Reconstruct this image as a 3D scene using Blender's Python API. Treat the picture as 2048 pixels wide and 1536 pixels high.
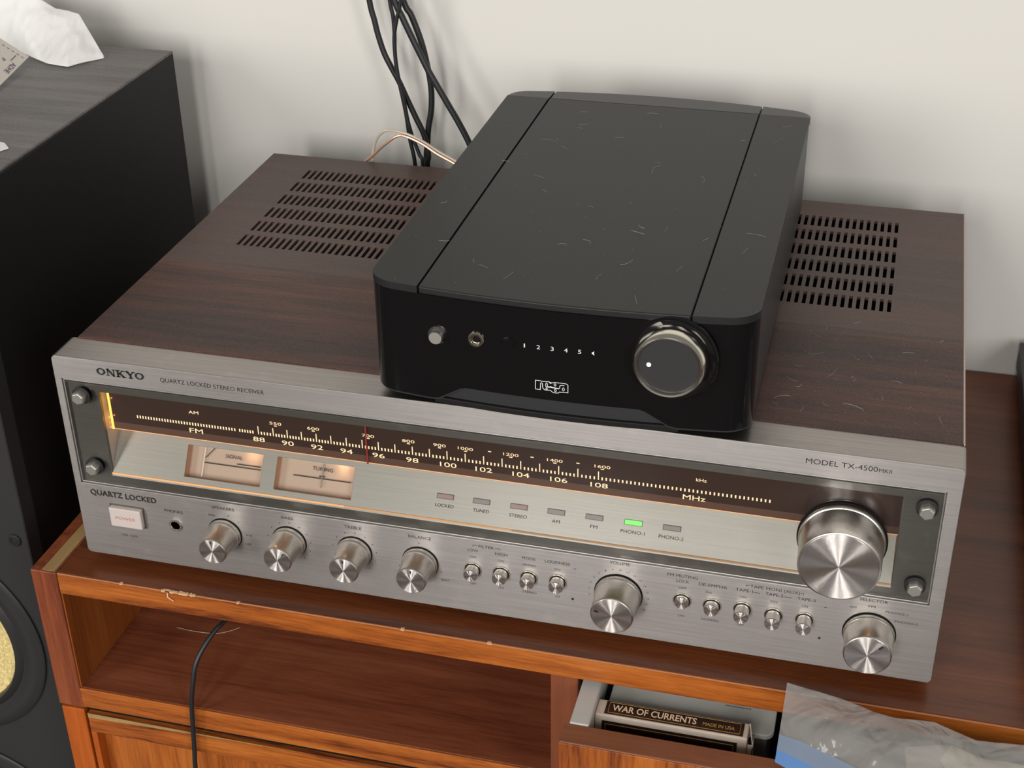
import bpy, bmesh, math, random
from mathutils import Vector, Matrix, noise
random.seed(7)
for o in list(bpy.data.objects): bpy.data.objects.remove(o)
sc = bpy.context.scene
COL = sc.collection

# ------------------------------------------------------------------ camera, world, lights, exposure
cam = bpy.data.objects.new('camera', bpy.data.cameras.new('camera')); COL.objects.link(cam)
cam.data.sensor_width = 36; cam.data.lens = 2976.0765/2048*36; cam.data.clip_start = .02; cam.data.clip_end = 30
Rr = [[0.9672689804847705, 0.25340810140440617, -0.013230779817035104],
      [0.11694691158194194, -0.49145042747627343, -0.8630179008600186],
      [-0.22519800013187974, 0.833223146267554, -0.5050000487728683]]
M = Matrix.Identity(4)
for i in range(3):
    M[i][0] = Rr[0][i]; M[i][1] = -Rr[1][i]; M[i][2] = -Rr[2][i]
M.translation = (0.49688464, -0.71935598, 0.609579)
cam.matrix_world = M
sc.camera = cam
w = bpy.data.worlds.new('world'); sc.world = w; w.use_nodes = True
w.node_tree.nodes['Background'].inputs[0].default_value = (1.0, .975, .94, 1)
w.node_tree.nodes['Background'].inputs[1].default_value = .20
sc.view_settings.view_transform = 'Standard'; sc.view_settings.look = 'None'
sc.view_settings.gamma = 1; sc.view_settings.use_curve_mapping = False
sc.view_settings.exposure = 0.0

def area(name, loc, target, sx, sy, power, col):
    l = bpy.data.lights.new(name, 'AREA'); l.shape = 'RECTANGLE'; l.size = sx; l.size_y = sy; l.energy = power; l.color = col
    o = bpy.data.objects.new(name, l); COL.objects.link(o); o.location = loc
    o.rotation_euler = (Vector(target)-Vector(loc)).to_track_quat('-Z', 'Y').to_euler(); return o
area('window_light', (-.18, -2.35, .85), (.3, .1, .05), .42, 1.4, 22.5, (1.0, .98, .95))
area('window_light', (.50, -2.35, .85), (.3, .1, .05), .26, 1.4, 14, (1.0, .98, .95))
area('window_light', (1.95, -2.05, .90), (.3, .2, .05), .55, 1.4, 22.5, (1.0, .98, .95))
area('window_light', (-1.55, -2.05, .80), (.3, .2, .05), .55, 1.4, 23, (1.0, .97, .93))

# ------------------------------------------------------------------ node helpers
def new_mat(name):
    m = bpy.data.materials.new(name); m.use_nodes = True
    nt = m.node_tree; b = nt.nodes['Principled BSDF']; return m, nt, b
def N(nt, t, **kw):
    n = nt.nodes.new(t)
    for k, v in kw.items(): setattr(n, k, v)
    return n
def plain(name, col, rough=.5, metal=0, spec=.5, coat=0, emit=None, es=0, bump=0, bscale=400, vary=0):
    m, nt, b = new_mat(name)
    b.inputs['Base Color'].default_value = (*col, 1); b.inputs['Roughness'].default_value = rough
    b.inputs['Metallic'].default_value = metal; b.inputs['Specular IOR Level'].default_value = spec
    b.inputs['Coat Weight'].default_value = coat
    if emit: b.inputs['Emission Color'].default_value = (*emit, 1); b.inputs['Emission Strength'].default_value = es
    tc = N(nt, 'ShaderNodeTexCoord'); no = N(nt, 'ShaderNodeTexNoise'); no.inputs['Scale'].default_value = bscale; no.inputs['Detail'].default_value = 4
    nt.links.new(tc.outputs['Object'], no.inputs['Vector'])
    if bump:
        bp = N(nt, 'ShaderNodeBump'); bp.inputs['Strength'].default_value = bump; bp.inputs['Distance'].default_value = .001
        nt.links.new(no.outputs['Fac'], bp.inputs['Height']); nt.links.new(bp.outputs['Normal'], b.inputs['Normal'])
    if vary:
        cr = N(nt, 'ShaderNodeValToRGB'); cr.color_ramp.elements[0].position = .3; cr.color_ramp.elements[1].position = .7
        cr.color_ramp.elements[0].color = (*[c*(1-vary) for c in col], 1); cr.color_ramp.elements[1].color = (*[min(1, c*(1+vary)) for c in col], 1)
        nt.links.new(no.outputs['Fac'], cr.inputs['Fac']); nt.links.new(cr.outputs['Color'], b.inputs['Base Color'])
    return m
def wood(name, stops, axis='X', scale=1.0, rough=.38, fine=1.0, dust=0, band=None, spec=.5, coat=0, offs=0.0):
    """grain running along axis; stops = list of (pos,colour); band=(y0,width,col) shifts the veneer colour beyond y0"""
    m, nt, b = new_mat(name); L = nt.links.new
    tc = N(nt, 'ShaderNodeTexCoord'); mp = N(nt, 'ShaderNodeMapping')
    s = {'X': (1.6, 26, 26), 'Y': (26, 1.6, 26), 'Z': (26, 26, 1.6)}[axis]
    mp.inputs['Scale'].default_value = [v*scale for v in s]; mp.inputs['Location'].default_value = (offs, offs*.7, offs*1.3)
    L(tc.outputs['Object'], mp.inputs['Vector'])
    n1 = N(nt, 'ShaderNodeTexNoise'); n1.inputs['Scale'].default_value = 1.0; n1.inputs['Detail'].default_value = 5; n1.inputs['Distortion'].default_value = .6
    L(mp.outputs['Vector'], n1.inputs['Vector'])
    n2 = N(nt, 'ShaderNodeTexNoise'); n2.inputs['Scale'].default_value = 7.0*fine; n2.inputs['Detail'].default_value = 6; n2.inputs['Roughness'].default_value = .7
    L(mp.outputs['Vector'], n2.inputs['Vector'])
    mx = N(nt, 'ShaderNodeMath', operation='MULTIPLY_ADD'); mx.inputs[1].default_value = .45; L(n2.outputs['Fac'], mx.inputs[0])
    ms = N(nt, 'ShaderNodeMath', operation='MULTIPLY'); ms.inputs[1].default_value = .62; L(n1.outputs['Fac'], ms.inputs[0]); L(ms.outputs[0], mx.inputs[2])
    cr = N(nt, 'ShaderNodeValToRGB'); e = cr.color_ramp.elements
    e[0].position, e[0].color = stops[0][0], (*stops[0][1], 1); e[1].position, e[1].color = stops[-1][0], (*stops[-1][1], 1)
    for p, c in stops[1:-1]:
        k = e.new(p); k.color = (*c, 1)
    L(mx.outputs[0], cr.inputs['Fac']); out = cr.outputs['Color']
    if band:
        y0, wd, c = band
        sp = N(nt, 'ShaderNodeSeparateXYZ'); L(tc.outputs['Object'], sp.inputs[0])
        ad = N(nt, 'ShaderNodeMath', operation='MULTIPLY_ADD'); ad.inputs[1].default_value = .05; L(n1.outputs['Fac'], ad.inputs[0]); L(sp.outputs['Y'], ad.inputs[2])
        mr = N(nt, 'ShaderNodeMapRange'); mr.inputs['From Min'].default_value = y0; mr.inputs['From Max'].default_value = y0+wd
        L(ad.outputs[0], mr.inputs['Value'])
        mc = N(nt, 'ShaderNodeMix', data_type='RGBA', blend_type='MIX'); mc.inputs['B'].default_value = (*c, 1)
        mm = N(nt, 'ShaderNodeMath', operation='MULTIPLY'); mm.inputs[1].default_value = .62; L(mr.outputs[0], mm.inputs[0])
        L(mm.outputs[0], mc.inputs['Factor']); L(out, mc.inputs['A']); out = mc.outputs['Result']
    if dust:
        n3 = N(nt, 'ShaderNodeTexNoise'); n3.inputs['Scale'].default_value = 900; n3.inputs['Detail'].default_value = 3; L(tc.outputs['Object'], n3.inputs['Vector'])
        dr = N(nt, 'ShaderNodeMapRange'); dr.inputs['From Min'].default_value = .35; dr.inputs['From Max'].default_value = .8; dr.inputs['To Max'].default_value = dust
        L(n3.outputs['Fac'], dr.inputs['Value'])
        dm = N(nt, 'ShaderNodeMix', data_type='RGBA'); dm.inputs['B'].default_value = (.5, .46, .42, 1)
        L(dr.outputs[0], dm.inputs['Factor']); L(out, dm.inputs['A']); out = dm.outputs['Result']
    L(out, b.inputs['Base Color'])
    b.inputs['Roughness'].default_value = rough; b.inputs['Specular IOR Level'].default_value = spec; b.inputs['Coat Weight'].default_value = coat; b.inputs['Coat Roughness'].default_value = .25
    bp = N(nt, 'ShaderNodeBump'); bp.inputs['Strength'].default_value = .25; bp.inputs['Distance'].default_value = .0004
    L(n2.outputs['Fac'], bp.inputs['Height']); L(bp.outputs['Normal'], b.inputs['Normal'])
    return m
def brushed(name, col, rough=.32, aniso=.85, axis='X', bumps=.12, stain=0, streak=.12):
    """metal brushed along axis: highlights spread across the brushing"""
    m, nt, b = new_mat(name); L = nt.links.new
    b.inputs['Metallic'].default_value = 1; b.inputs['Anisotropic'].default_value = aniso
    tc = N(nt, 'ShaderNodeTexCoord'); mp = N(nt, 'ShaderNodeMapping')
    mp.inputs['Scale'].default_value = {'X': (14, 900, 900), 'Z': (900, 900, 14)}[axis]
    L(tc.outputs['Object'], mp.inputs['Vector'])
    n = N(nt, 'ShaderNodeTexNoise'); n.inputs['Scale'].default_value = 1; n.inputs['Detail'].default_value = 3; L(mp.outputs['Vector'], n.inputs['Vector'])
    cr = N(nt, 'ShaderNodeMapRange'); cr.inputs['From Min'].default_value = .25; cr.inputs['From Max'].default_value = .75
    cr.inputs['To Min'].default_value = 1-streak; cr.inputs['To Max'].default_value = 1+streak; L(n.outputs['Fac'], cr.inputs['Value'])
    mu = N(nt, 'ShaderNodeMix', data_type='RGBA', blend_type='MULTIPLY'); mu.inputs['Factor'].default_value = 1; mu.inputs['A'].default_value = (*col, 1)
    L(cr.outputs[0], mu.inputs['B']); out = mu.outputs['Result']
    if stain:
        n3 = N(nt, 'ShaderNodeTexNoise'); n3.inputs['Scale'].default_value = 70; n3.inputs['Detail'].default_value = 6; L(tc.outputs['Object'], n3.inputs['Vector'])
        r3 = N(nt, 'ShaderNodeMapRange'); r3.inputs['From Min'].default_value = .58; r3.inputs['From Max'].default_value = .75; r3.inputs['To Max'].default_value = stain; L(n3.outputs['Fac'], r3.inputs['Value'])
        m3 = N(nt, 'ShaderNodeMix', data_type='RGBA'); m3.inputs['B'].default_value = (*[min(1, c*1.5+.08) for c in col], 1)
        L(r3.outputs[0], m3.inputs['Factor']); L(out, m3.inputs['A']); out = m3.outputs['Result']
    L(out, b.inputs['Base Color'])
    b.inputs['Roughness'].default_value = rough
    bp = N(nt, 'ShaderNodeBump'); bp.inputs['Strength'].default_value = bumps; bp.inputs['Distance'].default_value = .0002
    L(n.outputs['Fac'], bp.inputs['Height']); L(bp.outputs['Normal'], b.inputs['Normal'])
    v = N(nt, 'ShaderNodeCombineXYZ'); v.inputs['Z' if axis == 'X' else 'X'].default_value = 1
    L(v.outputs[0], b.inputs['Tangent'])
    return m
def grooves(nt, b, kind, k, rough):
    """sub-pixel machining grooves: the normal wobbles across the groove direction only"""
    L = nt.links.new
    g = N(nt, 'ShaderNodeNewGeometry'); tc = N(nt, 'ShaderNodeTexCoord')
    if kind == 'ring':
        sp = N(nt, 'ShaderNodeSeparateXYZ'); L(tc.outputs['Object'], sp.inputs[0]); cb_ = N(nt, 'ShaderNodeCombineXYZ'); L(sp.outputs['X'], cb_.inputs['X']); L(sp.outputs['Z'], cb_.inputs['Z'])
        nr = N(nt, 'ShaderNodeVectorMath', operation='NORMALIZE'); L(cb_.outputs[0], nr.inputs[0]); dirv = nr.outputs[0]
        ln = N(nt, 'ShaderNodeVectorMath', operation='LENGTH'); L(cb_.outputs[0], ln.inputs[0]); val = ln.outputs['Value']
    else:
        cb_ = N(nt, 'ShaderNodeCombineXYZ'); cb_.inputs['Z'].default_value = 1; dirv = cb_.outputs[0]
        sp = N(nt, 'ShaderNodeSeparateXYZ'); L(tc.outputs['Object'], sp.inputs[0]); val = sp.outputs['Z']
    m1 = N(nt, 'ShaderNodeMath', operation='MULTIPLY'); m1.inputs[1].default_value = 90000; L(val, m1.inputs[0])
    wn = N(nt, 'ShaderNodeTexWhiteNoise', noise_dimensions='1D'); L(m1.outputs[0], wn.inputs['W'])
    m2 = N(nt, 'ShaderNodeMapRange'); m2.inputs['To Min'].default_value = -k; m2.inputs['To Max'].default_value = k; L(wn.outputs['Value'], m2.inputs['Value'])
    sc_ = N(nt, 'ShaderNodeVectorMath', operation='SCALE'); L(dirv, sc_.inputs[0]); L(m2.outputs[0], sc_.inputs['Scale'])
    ad = N(nt, 'ShaderNodeVectorMath', operation='ADD'); L(sc_.outputs[0], ad.inputs[0]); L(g.outputs['Normal'], ad.inputs[1])
    no = N(nt, 'ShaderNodeVectorMath', operation='NORMALIZE'); L(ad.outputs[0], no.inputs[0])
    for l in list(b.inputs['Normal'].links): nt.links.remove(l)
    L(no.outputs[0], b.inputs['Normal']); b.inputs['Roughness'].default_value = rough
def turned(name, col, rough=.22, k=.62):
    """metal turned on a lathe about its own Y axis"""
    m, nt, b = new_mat(name)
    b.inputs['Metallic'].default_value = 1; b.inputs['Base Color'].default_value = (*col, 1)
    grooves(nt, b, 'ring', k, rough); return m

# ------------------------------------------------------------------ materials
GLOW = (1.0, .62, .30)
m_face = brushed('brushed_aluminium', (.375, .350, .333), .40, .0, stain=.12); grooves(m_face.node_tree, m_face.node_tree.nodes['Principled BSDF'], 'line', .55, .36)
m_lip = brushed('brushed_aluminium_lip', (.42, .40, .385), .40, .6, stain=.05)
m_frame = brushed('dark_brushed_plate', (.165, .154, .142), .42, .7, stain=.3, streak=.08)
m_panel = brushed('silver_dial_panel', (.275, .265, .24), .38, .4, streak=.06); m_panel.node_tree.nodes['Principled BSDF'].inputs['Metallic'].default_value = .55
m_cap = turned('turned_aluminium_cap', (.66, .61, .575))
m_knob = plain('satin_aluminium', (.80, .76, .70), .30, 1)
m_knob_side = brushed('grooved_aluminium', (.80, .76, .70), .30, .5, 'Z', streak=.10)
m_bolt = plain('zinc_bolt', (.72, .70, .64), .42, 1)
m_black = plain('black_ink', (.016, .015, .015), .6)
m_dark = plain('dark_void', (.01, .009, .009), .9, spec=.1)
m_dot = plain('pink_ink', (.55, .18, .20), .6)
m_led_off = plain('unlit_indicator', (.27, .235, .235), .5)
m_led_red = plain('unlit_red_indicator', (.33, .215, .215), .5)
m_led_on = plain('lit_green_indicator', (.1, .6, .1), .4, emit=(.16, 1.0, .09), es=1.0)
m_power = plain('white_plastic_button', (.60, .52, .48), .4)
m_numer = plain('backlit_numerals', (.6, .45, .3), .5, emit=(1.0, .70, .40), es=.95)
m_edge = plain('lit_edge', (.9, .5, .1), .5, emit=(1.0, .56, .10), es=1.25)  # emission stands in for bulb light leaking out at the strip end
m_edge2 = plain('lit_lower_edge', (.8, .4, .2), .5, emit=(1.0, .45, .15), es=.42)  # weaker emission for bulb light carried along the lower edge
m_needle = plain('red_needle', (.30, .03, .03), .5)
m_meter = plain('meter_card', (.50, .38, .30), .6)
m_meterwall = plain('meter_wall_glow_tint', (.55, .31, .19), .5)  # amber tint carries the orange bulb glow on the meter walls
m_scale = plain('smoked_dial', (.052, .031, .026), .18, spec=.35)
m_scale2 = plain('dial_reflection_band', (.125, .070, .052), .25, spec=.35)
m_gloss = plain('black_gloss_acrylic', (.006, .006, .0065), .06, spec=.5)
m_satin = plain('black_powder_coat', (.0145, .0150, .0150), .45, spec=.38, bump=.06, bscale=1500, vary=.25)
m_satin2 = plain('black_powder_coat_side', (.030, .030, .032), .40, spec=.45, bump=.05, bscale=1500)
m_knobdark = plain('charcoal_knob_face', (.035, .035, .036), .35)
m_ring = plain('polished_ring', (.80, .76, .66), .16, 1)
m_white = plain('white_ink', (.75, .76, .76), .5, emit=(.8, .85, .9), es=.12)
m_led_w = plain('white_indicator', (.8, .9, .9), .4, emit=(.80, .97, 1.0), es=1.0)
m_rubber = plain('black_rubber', (.012, .012, .012), .7)
m_cable = plain('black_cable', (.017, .018, .020), .42)
m_clear = plain('milky_wire_jacket', (.62, .55, .44), .25)
m_copper = plain('copper_wire', (.80, .45, .30), .28, .65)
m_wall = plain('painted_wall', (.80, .775, .725), .75, spec=.2, bump=.05, bscale=260)
m_floor = wood('floor_boards', [(.3, (.030, .020, .014)), (.7, (.055, .036, .024))], 'X', .6, .14)
ORA = [(.40, (.11, .022, .004)), (.47, (.27, .064, .009)), (.56, (.40, .105, .014)), (.70, (.54, .170, .030))]  # teak for front faces, window light put into the brighter tone
TOPW = [(.34, (.045, .011, .003)), (.47, (.115, .029, .008)), (.60, (.165, .043, .012)), (.76, (.22, .065, .020))]  # same teak in a darker copy, dimmer light on the top painted in
RED = [(.36, (.09, .018, .007)), (.48, (.21, .048, .016)), (.58, (.27, .070, .025)), (.72, (.40, .13, .05))]
m_top = wood('teak_top_shaded', TOPW, 'X', 2.2, .31, dust=.02, spec=.5)
m_edgew = wood('teak_edge_lit', ORA, 'X', 3.6, .38, 1.0)
m_side = wood('teak_side', RED, 'Z', 2.0, .4, offs=2)
m_inner = wood('teak_inner_side', [(.34, (.17, .040, .007)), (.52, (.31, .080, .014)), (.72, (.38, .12, .024))], 'Z', 1.6, .4, offs=5)
m_shelf = wood('teak_shelf', [(.34, (.10, .022, .009)), (.5, (.21, .054, .022)), (.72, (.31, .095, .042))], 'X', 1.8, .30, dust=.03, offs=3)
m_door = wood('teak_door_panel', ORA, 'Z', 1.5, .38, 1.5, offs=8)
m_stile = wood('teak_stile', [(.34, (.30, .055, .006)), (.52, (.45, .095, .010)), (.72, (.54, .14, .022))], 'Z', 1.7, .4, offs=6)
m_raw = wood('bare_pale_edge', [(.3, (.24, .13, .045)), (.7, (.42, .27, .11))], 'Y', 1.5, .6)
m_dfront = wood('teak_drawer_top', [(.3, (.15, .042, .015)), (.55, (.235, .075, .028)), (.75, (.30, .11, .045))], 'X', 2.4, .4, offs=9)
m_case = wood('dark_rosewood_vinyl', [(.34, (.012, .005, .004)), (.46, (.036, .012, .009)), (.56, (.070, .022, .014)), (.70, (.125, .040, .024))], 'X', 1.9, .42, 1.0, dust=.07, band=(.165, .012, (.098, .064, .054)), spec=.35)
m_blackash = wood('dusty_black_ash', [(.38, (.035, .031, .031)), (.62, (.120, .107, .104))], 'X', 2.2, .45, dust=.22)
m_blackside = plain('black_ash_side', (.0085, .0080, .0078), .55, spec=.3, bump=.1, bscale=700)
m_baffle = plain('charcoal_baffle', (.030, .029, .030), .5, spec=.4, bump=.05, bscale=900)
m_driver = plain('driver_rubber', (.028, .028, .029), .42)
m_kevlar = plain('woven_yellow_cone', (.80, .60, .26), .5, bump=.5, bscale=500, vary=.35)
m_dgrey = plain('grey_drawer_metal', (.52, .52, .49), .4, spec=.5)
m_card = plain('cream_card', (.66, .56, .47), .6, vary=.06, bscale=120)
m_cardblk = plain('dark_brown_print', (.026, .014, .010), .4)
m_cardtxt = plain('cream_print', (.85, .66, .45), .5)
m_gold = plain('gold_print', (.55, .33, .10), .5)
m_paper = plain('white_paper', (.74, .73, .67), .6, vary=.08, bscale=60)
m_grey = plain('grey_print', (.16, .16, .16), .6)
m_tissue = plain('white_tissue', (.90, .89, .87), .8, bump=.5, bscale=90)
m_ticket = plain('cream_ticket', (.70, .64, .58), .6)
m_purple = plain('purple_print', (.10, .05, .16), .6)
m_zip = plain('blue_zip_plastic', (.13, .27, .55), .25)
m_zip2 = plain('pale_blue_plastic', (.22, .27, .36), .25)
m_lint = plain('pale_lint', (.42, .40, .37), .8)
m_device = plain('black_metal_device', (.022, .023, .026), .38, spec=.5)
m_devside = plain('black_device_side', (.010, .009, .008), .5)
def thin_glass():
    m, nt, b = new_mat('clear_pane'); nt.nodes.remove(b); L = nt.links.new
    tr = N(nt, 'ShaderNodeBsdfTransparent'); gl = N(nt, 'ShaderNodeBsdfGlossy'); gl.inputs['Roughness'].default_value = .02
    tr.inputs[0].default_value = (.97, .97, .96, 1)
    fr = N(nt, 'ShaderNodeFresnel'); fr.inputs['IOR'].default_value = 1.45; mx = N(nt, 'ShaderNodeMixShader')
    ge = N(nt, 'ShaderNodeNewGeometry'); sb = N(nt, 'ShaderNodeMath', operation='SUBTRACT'); sb.inputs[0].default_value = 1; L(ge.outputs['Backfacing'], sb.inputs[1])
    mu = N(nt, 'ShaderNodeMath', operation='MULTIPLY'); fr.inputs['Normal']; L(fr.outputs[0], mu.inputs[0]); L(sb.outputs[0], mu.inputs[1]); L(mu.outputs[0], mx.inputs[0]); L(tr.outputs[0], mx.inputs[1]); L(gl.outputs[0], mx.inputs[2]); L(mx.outputs[0], nt.nodes['Material Output'].inputs[0]); return m
m_glass = thin_glass()
def bag_mat():
    m, nt, b = new_mat('crinkled_clear_plastic'); L = nt.links.new
    b.inputs['Base Color'].default_value = (.44, .42, .395, 1); b.inputs['Roughness'].default_value = .13; b.inputs['Specular IOR Level'].default_value = .8
    tc = N(nt, 'ShaderNodeTexCoord'); n = N(nt, 'ShaderNodeTexNoise'); n.inputs['Scale'].default_value = 42; n.inputs['Detail'].default_value = 2.5; n.inputs['Distortion'].default_value = .7
    L(tc.outputs['Object'], n.inputs['Vector'])
    bp = N(nt, 'ShaderNodeBump'); bp.inputs['Strength'].default_value = .9; bp.inputs['Distance'].default_value = .008; L(n.outputs['Fac'], bp.inputs['Height']); L(bp.outputs['Normal'], b.inputs['Normal'])
    tr = N(nt, 'ShaderNodeBsdfTransparent'); mx = N(nt, 'ShaderNodeMixShader'); mx.inputs[0].default_value = .44
    L(tr.outputs[0], mx.inputs[1]); L(b.outputs[0], mx.inputs[2]); L(mx.outputs[0], nt.nodes['Material Output'].inputs[0]); return m
m_bag = bag_mat()

# ------------------------------------------------------------------ mesh helpers
def link(name, verts, faces, mat, parent=None, smooth=False, bevel=0, seg=2, loc=None):
    me = bpy.data.meshes.new(name); me.from_pydata([tuple(v) for v in verts], [], faces); me.update()
    if isinstance(mat, (list, tuple)):
        for x in mat: me.materials.append(x)
    else: me.materials.append(mat)
    bm = bmesh.new(); bm.from_mesh(me); bmesh.ops.recalc_face_normals(bm, faces=bm.faces) if smooth != 'flat_open' else None; bm.to_mesh(me); bm.free()
    if smooth is True:
        for p in me.polygons: p.use_smooth = True
        me.set_sharp_from_angle(angle=math.radians(38))
    o = bpy.data.objects.new(name, me); COL.objects.link(o)
    if loc: o.location = loc
    if parent: o.parent = parent; o.matrix_parent_inverse = Matrix.Translation(-parent_loc(parent))
    if bevel:
        b = o.modifiers.new('bevel', 'BEVEL'); b.width = bevel; b.segments = seg; b.limit_method = 'ANGLE'; b.angle_limit = math.radians(35)
    return o
def parent_loc(p):
    v = Vector(p.location)
    while p.parent: p = p.parent; v += Vector(p.location) if False else Vector((0, 0, 0))
    return WL.get(p_key(p), v)
WL = {}
def p_key(p): return p.name
def empty(name, loc, label, cat, group=None):
    o = bpy.data.objects.new(name, None); COL.objects.link(o); o.location = loc; o.empty_display_size = .02
    tag(o, label, cat, group); return o
def tag(o, label, cat=None, group=None, kind=None):
    if label: o['label'] = label
    if cat: o['category'] = cat
    if group: o['group'] = group
    if kind: o['kind'] = kind
    return o
def attach(o, parent):
    """parent without moving: parents are only ever translated"""
    o.parent = parent; o.matrix_parent_inverse = Matrix.Translation(-wloc(parent)); return o
def wloc(p):
    v = Vector((0, 0, 0)); v += p.location
    return v if p.parent is None else v
def parent_loc(p): return wloc(p)
def box(name, x0, x1, y0, y1, z0, z1, mat, parent=None, bevel=0, seg=2):
    v = [(x, y, z) for x in (x0, x1) for y in (y0, y1) for z in (z0, z1)]
    f = [(0, 1, 3, 2), (4, 6, 7, 5), (0, 4, 5, 1), (2, 3, 7, 6), (0, 2, 6, 4), (1, 5, 7, 3)]
    return link(name, v, f, mat, parent, bevel=bevel, seg=seg)
class MB:
    def __init__(s): s.v = []; s.f = []
    def box(s, x0, x1, y0, y1, z0, z1):
        n = len(s.v); s.v += [(x, y, z) for x in (x0, x1) for y in (y0, y1) for z in (z0, z1)]
        s.f += [tuple(i+n for i in q) for q in [(0, 1, 3, 2), (4, 6, 7, 5), (0, 4, 5, 1), (2, 3, 7, 6), (0, 2, 6, 4), (1, 5, 7, 3)]]
    def add(s, v, f):
        n = len(s.v); s.v += list(v); s.f += [tuple(i+n for i in q) for q in f]
    def build(s, name, mat, parent=None, **k): return link(name, s.v, s.f, mat, parent, **k)
def plate(us, vs, w0, w1, holes, fn):
    """sheet in (u,v) with rectangular holes, thickness w0..w1, fn maps (u,v,w)->xyz"""
    U = sorted(set([round(a, 6) for a in us]+[round(a, 6) for h in holes for a in h[:2]])); V = sorted(set([round(a, 6) for a in vs]+[round(a, 6) for h in holes for a in h[2:]]))
    def ish(a, b): return any(h[0]-1e-7 < a < h[1]+1e-7 and h[2]-1e-7 < b < h[3]+1e-7 for h in holes)
    idx = {}; verts = []; faces = []
    def vid(i, j, k):
        q = (i, j, k)
        if q not in idx: idx[q] = len(verts); verts.append(fn(U[i], V[j], w0 if k == 0 else w1))
        return idx[q]
    nu, nv = len(U)-1, len(V)-1
    solid = [[not ish((U[i]+U[i+1])/2, (V[j]+V[j+1])/2) for j in range(nv)] for i in range(nu)]
    S = lambda i, j: 0 <= i < nu and 0 <= j < nv and solid[i][j]
    for i in range(nu):
        for j in range(nv):
            if not solid[i][j]: continue
            for k in (0, 1): faces.append((vid(i, j, k), vid(i+1, j, k), vid(i+1, j+1, k), vid(i, j+1, k)))
            if not S(i-1, j): faces.append((vid(i, j, 0), vid(i, j+1, 0), vid(i, j+1, 1), vid(i, j, 1)))
            if not S(i+1, j): faces.append((vid(i+1, j, 0), vid(i+1, j+1, 0), vid(i+1, j+1, 1), vid(i+1, j, 1)))
            if not S(i, j-1): faces.append((vid(i, j, 0), vid(i+1, j, 0), vid(i+1, j, 1), vid(i, j, 1)))
            if not S(i, j+1): faces.append((vid(i, j+1, 0), vid(i+1, j+1, 0), vid(i+1, j+1, 1), vid(i, j+1, 1)))
    return verts, faces
def lathe(prof, n=48, close=True, phase=0):
    """profile [(r, d)], axis along -Y: point at distance d in front of the face (y=-d)"""
    v = []; f = []; rings = []
    for r, d in prof:
        if r < 1e-6: rings.append([len(v)]); v.append((0, -d, 0)); continue
        rings.append(list(range(len(v), len(v)+n)))
        v += [(r*math.cos(2*math.pi*i/n+phase), -d, r*math.sin(2*math.pi*i/n+phase)) for i in range(n)]
    for a, b in zip(rings, rings[1:]):
        for i in range(n):
            j = (i+1) % n
            if len(a) == 1 and len(b) == 1: continue
            if len(a) == 1: f.append((a[0], b[i], b[j]))
            elif len(b) == 1: f.append((a[i], a[j], b[0]))
            else: f.append((a[i], a[j], b[j], b[i]))
    return v, f
def lathe_obj(name, prof, loc, mat, parent, n=48, smooth=True, phase=0, bevel=0):
    v, f = lathe(prof, n, phase=phase); o = link(name, v, f, mat, None, smooth=smooth, bevel=bevel); o.location = loc
    if parent: attach(o, parent)
    return o
def tube(name, pts, r, mat, parent=None, res=8, smooth=True):
    """round cable through points (Catmull-Rom)"""
    P = [Vector(p) for p in pts]; P = [P[0]*2-P[1]]+P+[P[-1]*2-P[-2]]; Q = []
    for i in range(1, len(P)-2):
        for k in range(5):
            t = k/5; a, b, c, d = P[i-1], P[i], P[i+1], P[i+2]
            Q.append(.5*((2*b)+(-a+c)*t+(2*a-5*b+4*c-d)*t*t+(-a+3*b-3*c+d)*t**3))
    Q.append(P[-2]); v = []; f = []; up = Vector((0, 1, .01))
    for i, q in enumerate(Q):
        t = (Q[min(i+1, len(Q)-1)]-Q[max(i-1, 0)]).normalized(); s = t.cross(up)
        if s.length < 1e-4: s = t.cross(Vector((1, 0, 0)))
        s.normalize(); u = s.cross(t)
        rr = r if not callable(r) else r(i/(len(Q)-1))
        v += [tuple(q+(s*math.cos(2*math.pi*k/res)+u*math.sin(2*math.pi*k/res))*rr) for k in range(res)]
    for i in range(len(Q)-1):
        for k in range(res):
            f.append((i*res+k, i*res+(k+1) % res, (i+1)*res+(k+1) % res, (i+1)*res+k))
    f.append(tuple(range(res))); f.append(tuple(range((len(Q)-1)*res, len(Q)*res)))
    if name is None: return v, f
    return link(name, v, f, mat, parent, smooth=smooth)
_tc = {}
def glyphs(s, bold=0.0, outline=0.0, spacing=1.0):
    key = (s, bold, outline, spacing)
    if key in _tc: return _tc[key]
    c = bpy.data.curves.new('t', 'FONT'); c.body = s; c.offset = bold; c.resolution_u = 3; c.space_character = spacing
    if outline: c.fill_mode = 'NONE'; c.bevel_depth = outline; c.bevel_resolution = 0
    o = bpy.data.objects.new('t', c); COL.objects.link(o); dg = bpy.context.evaluated_depsgraph_get()
    me = bpy.data.meshes.new_from_object(o.evaluated_get(dg))
    vs = [(v.co.x, v.co.y) for v in me.vertices]; fs = [tuple(p.vertices) for p in me.polygons]
    bpy.data.objects.remove(o); bpy.data.curves.remove(c); bpy.data.meshes.remove(me)
    _tc[key] = (vs, fs); return _tc[key]
CAPH = None
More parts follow.
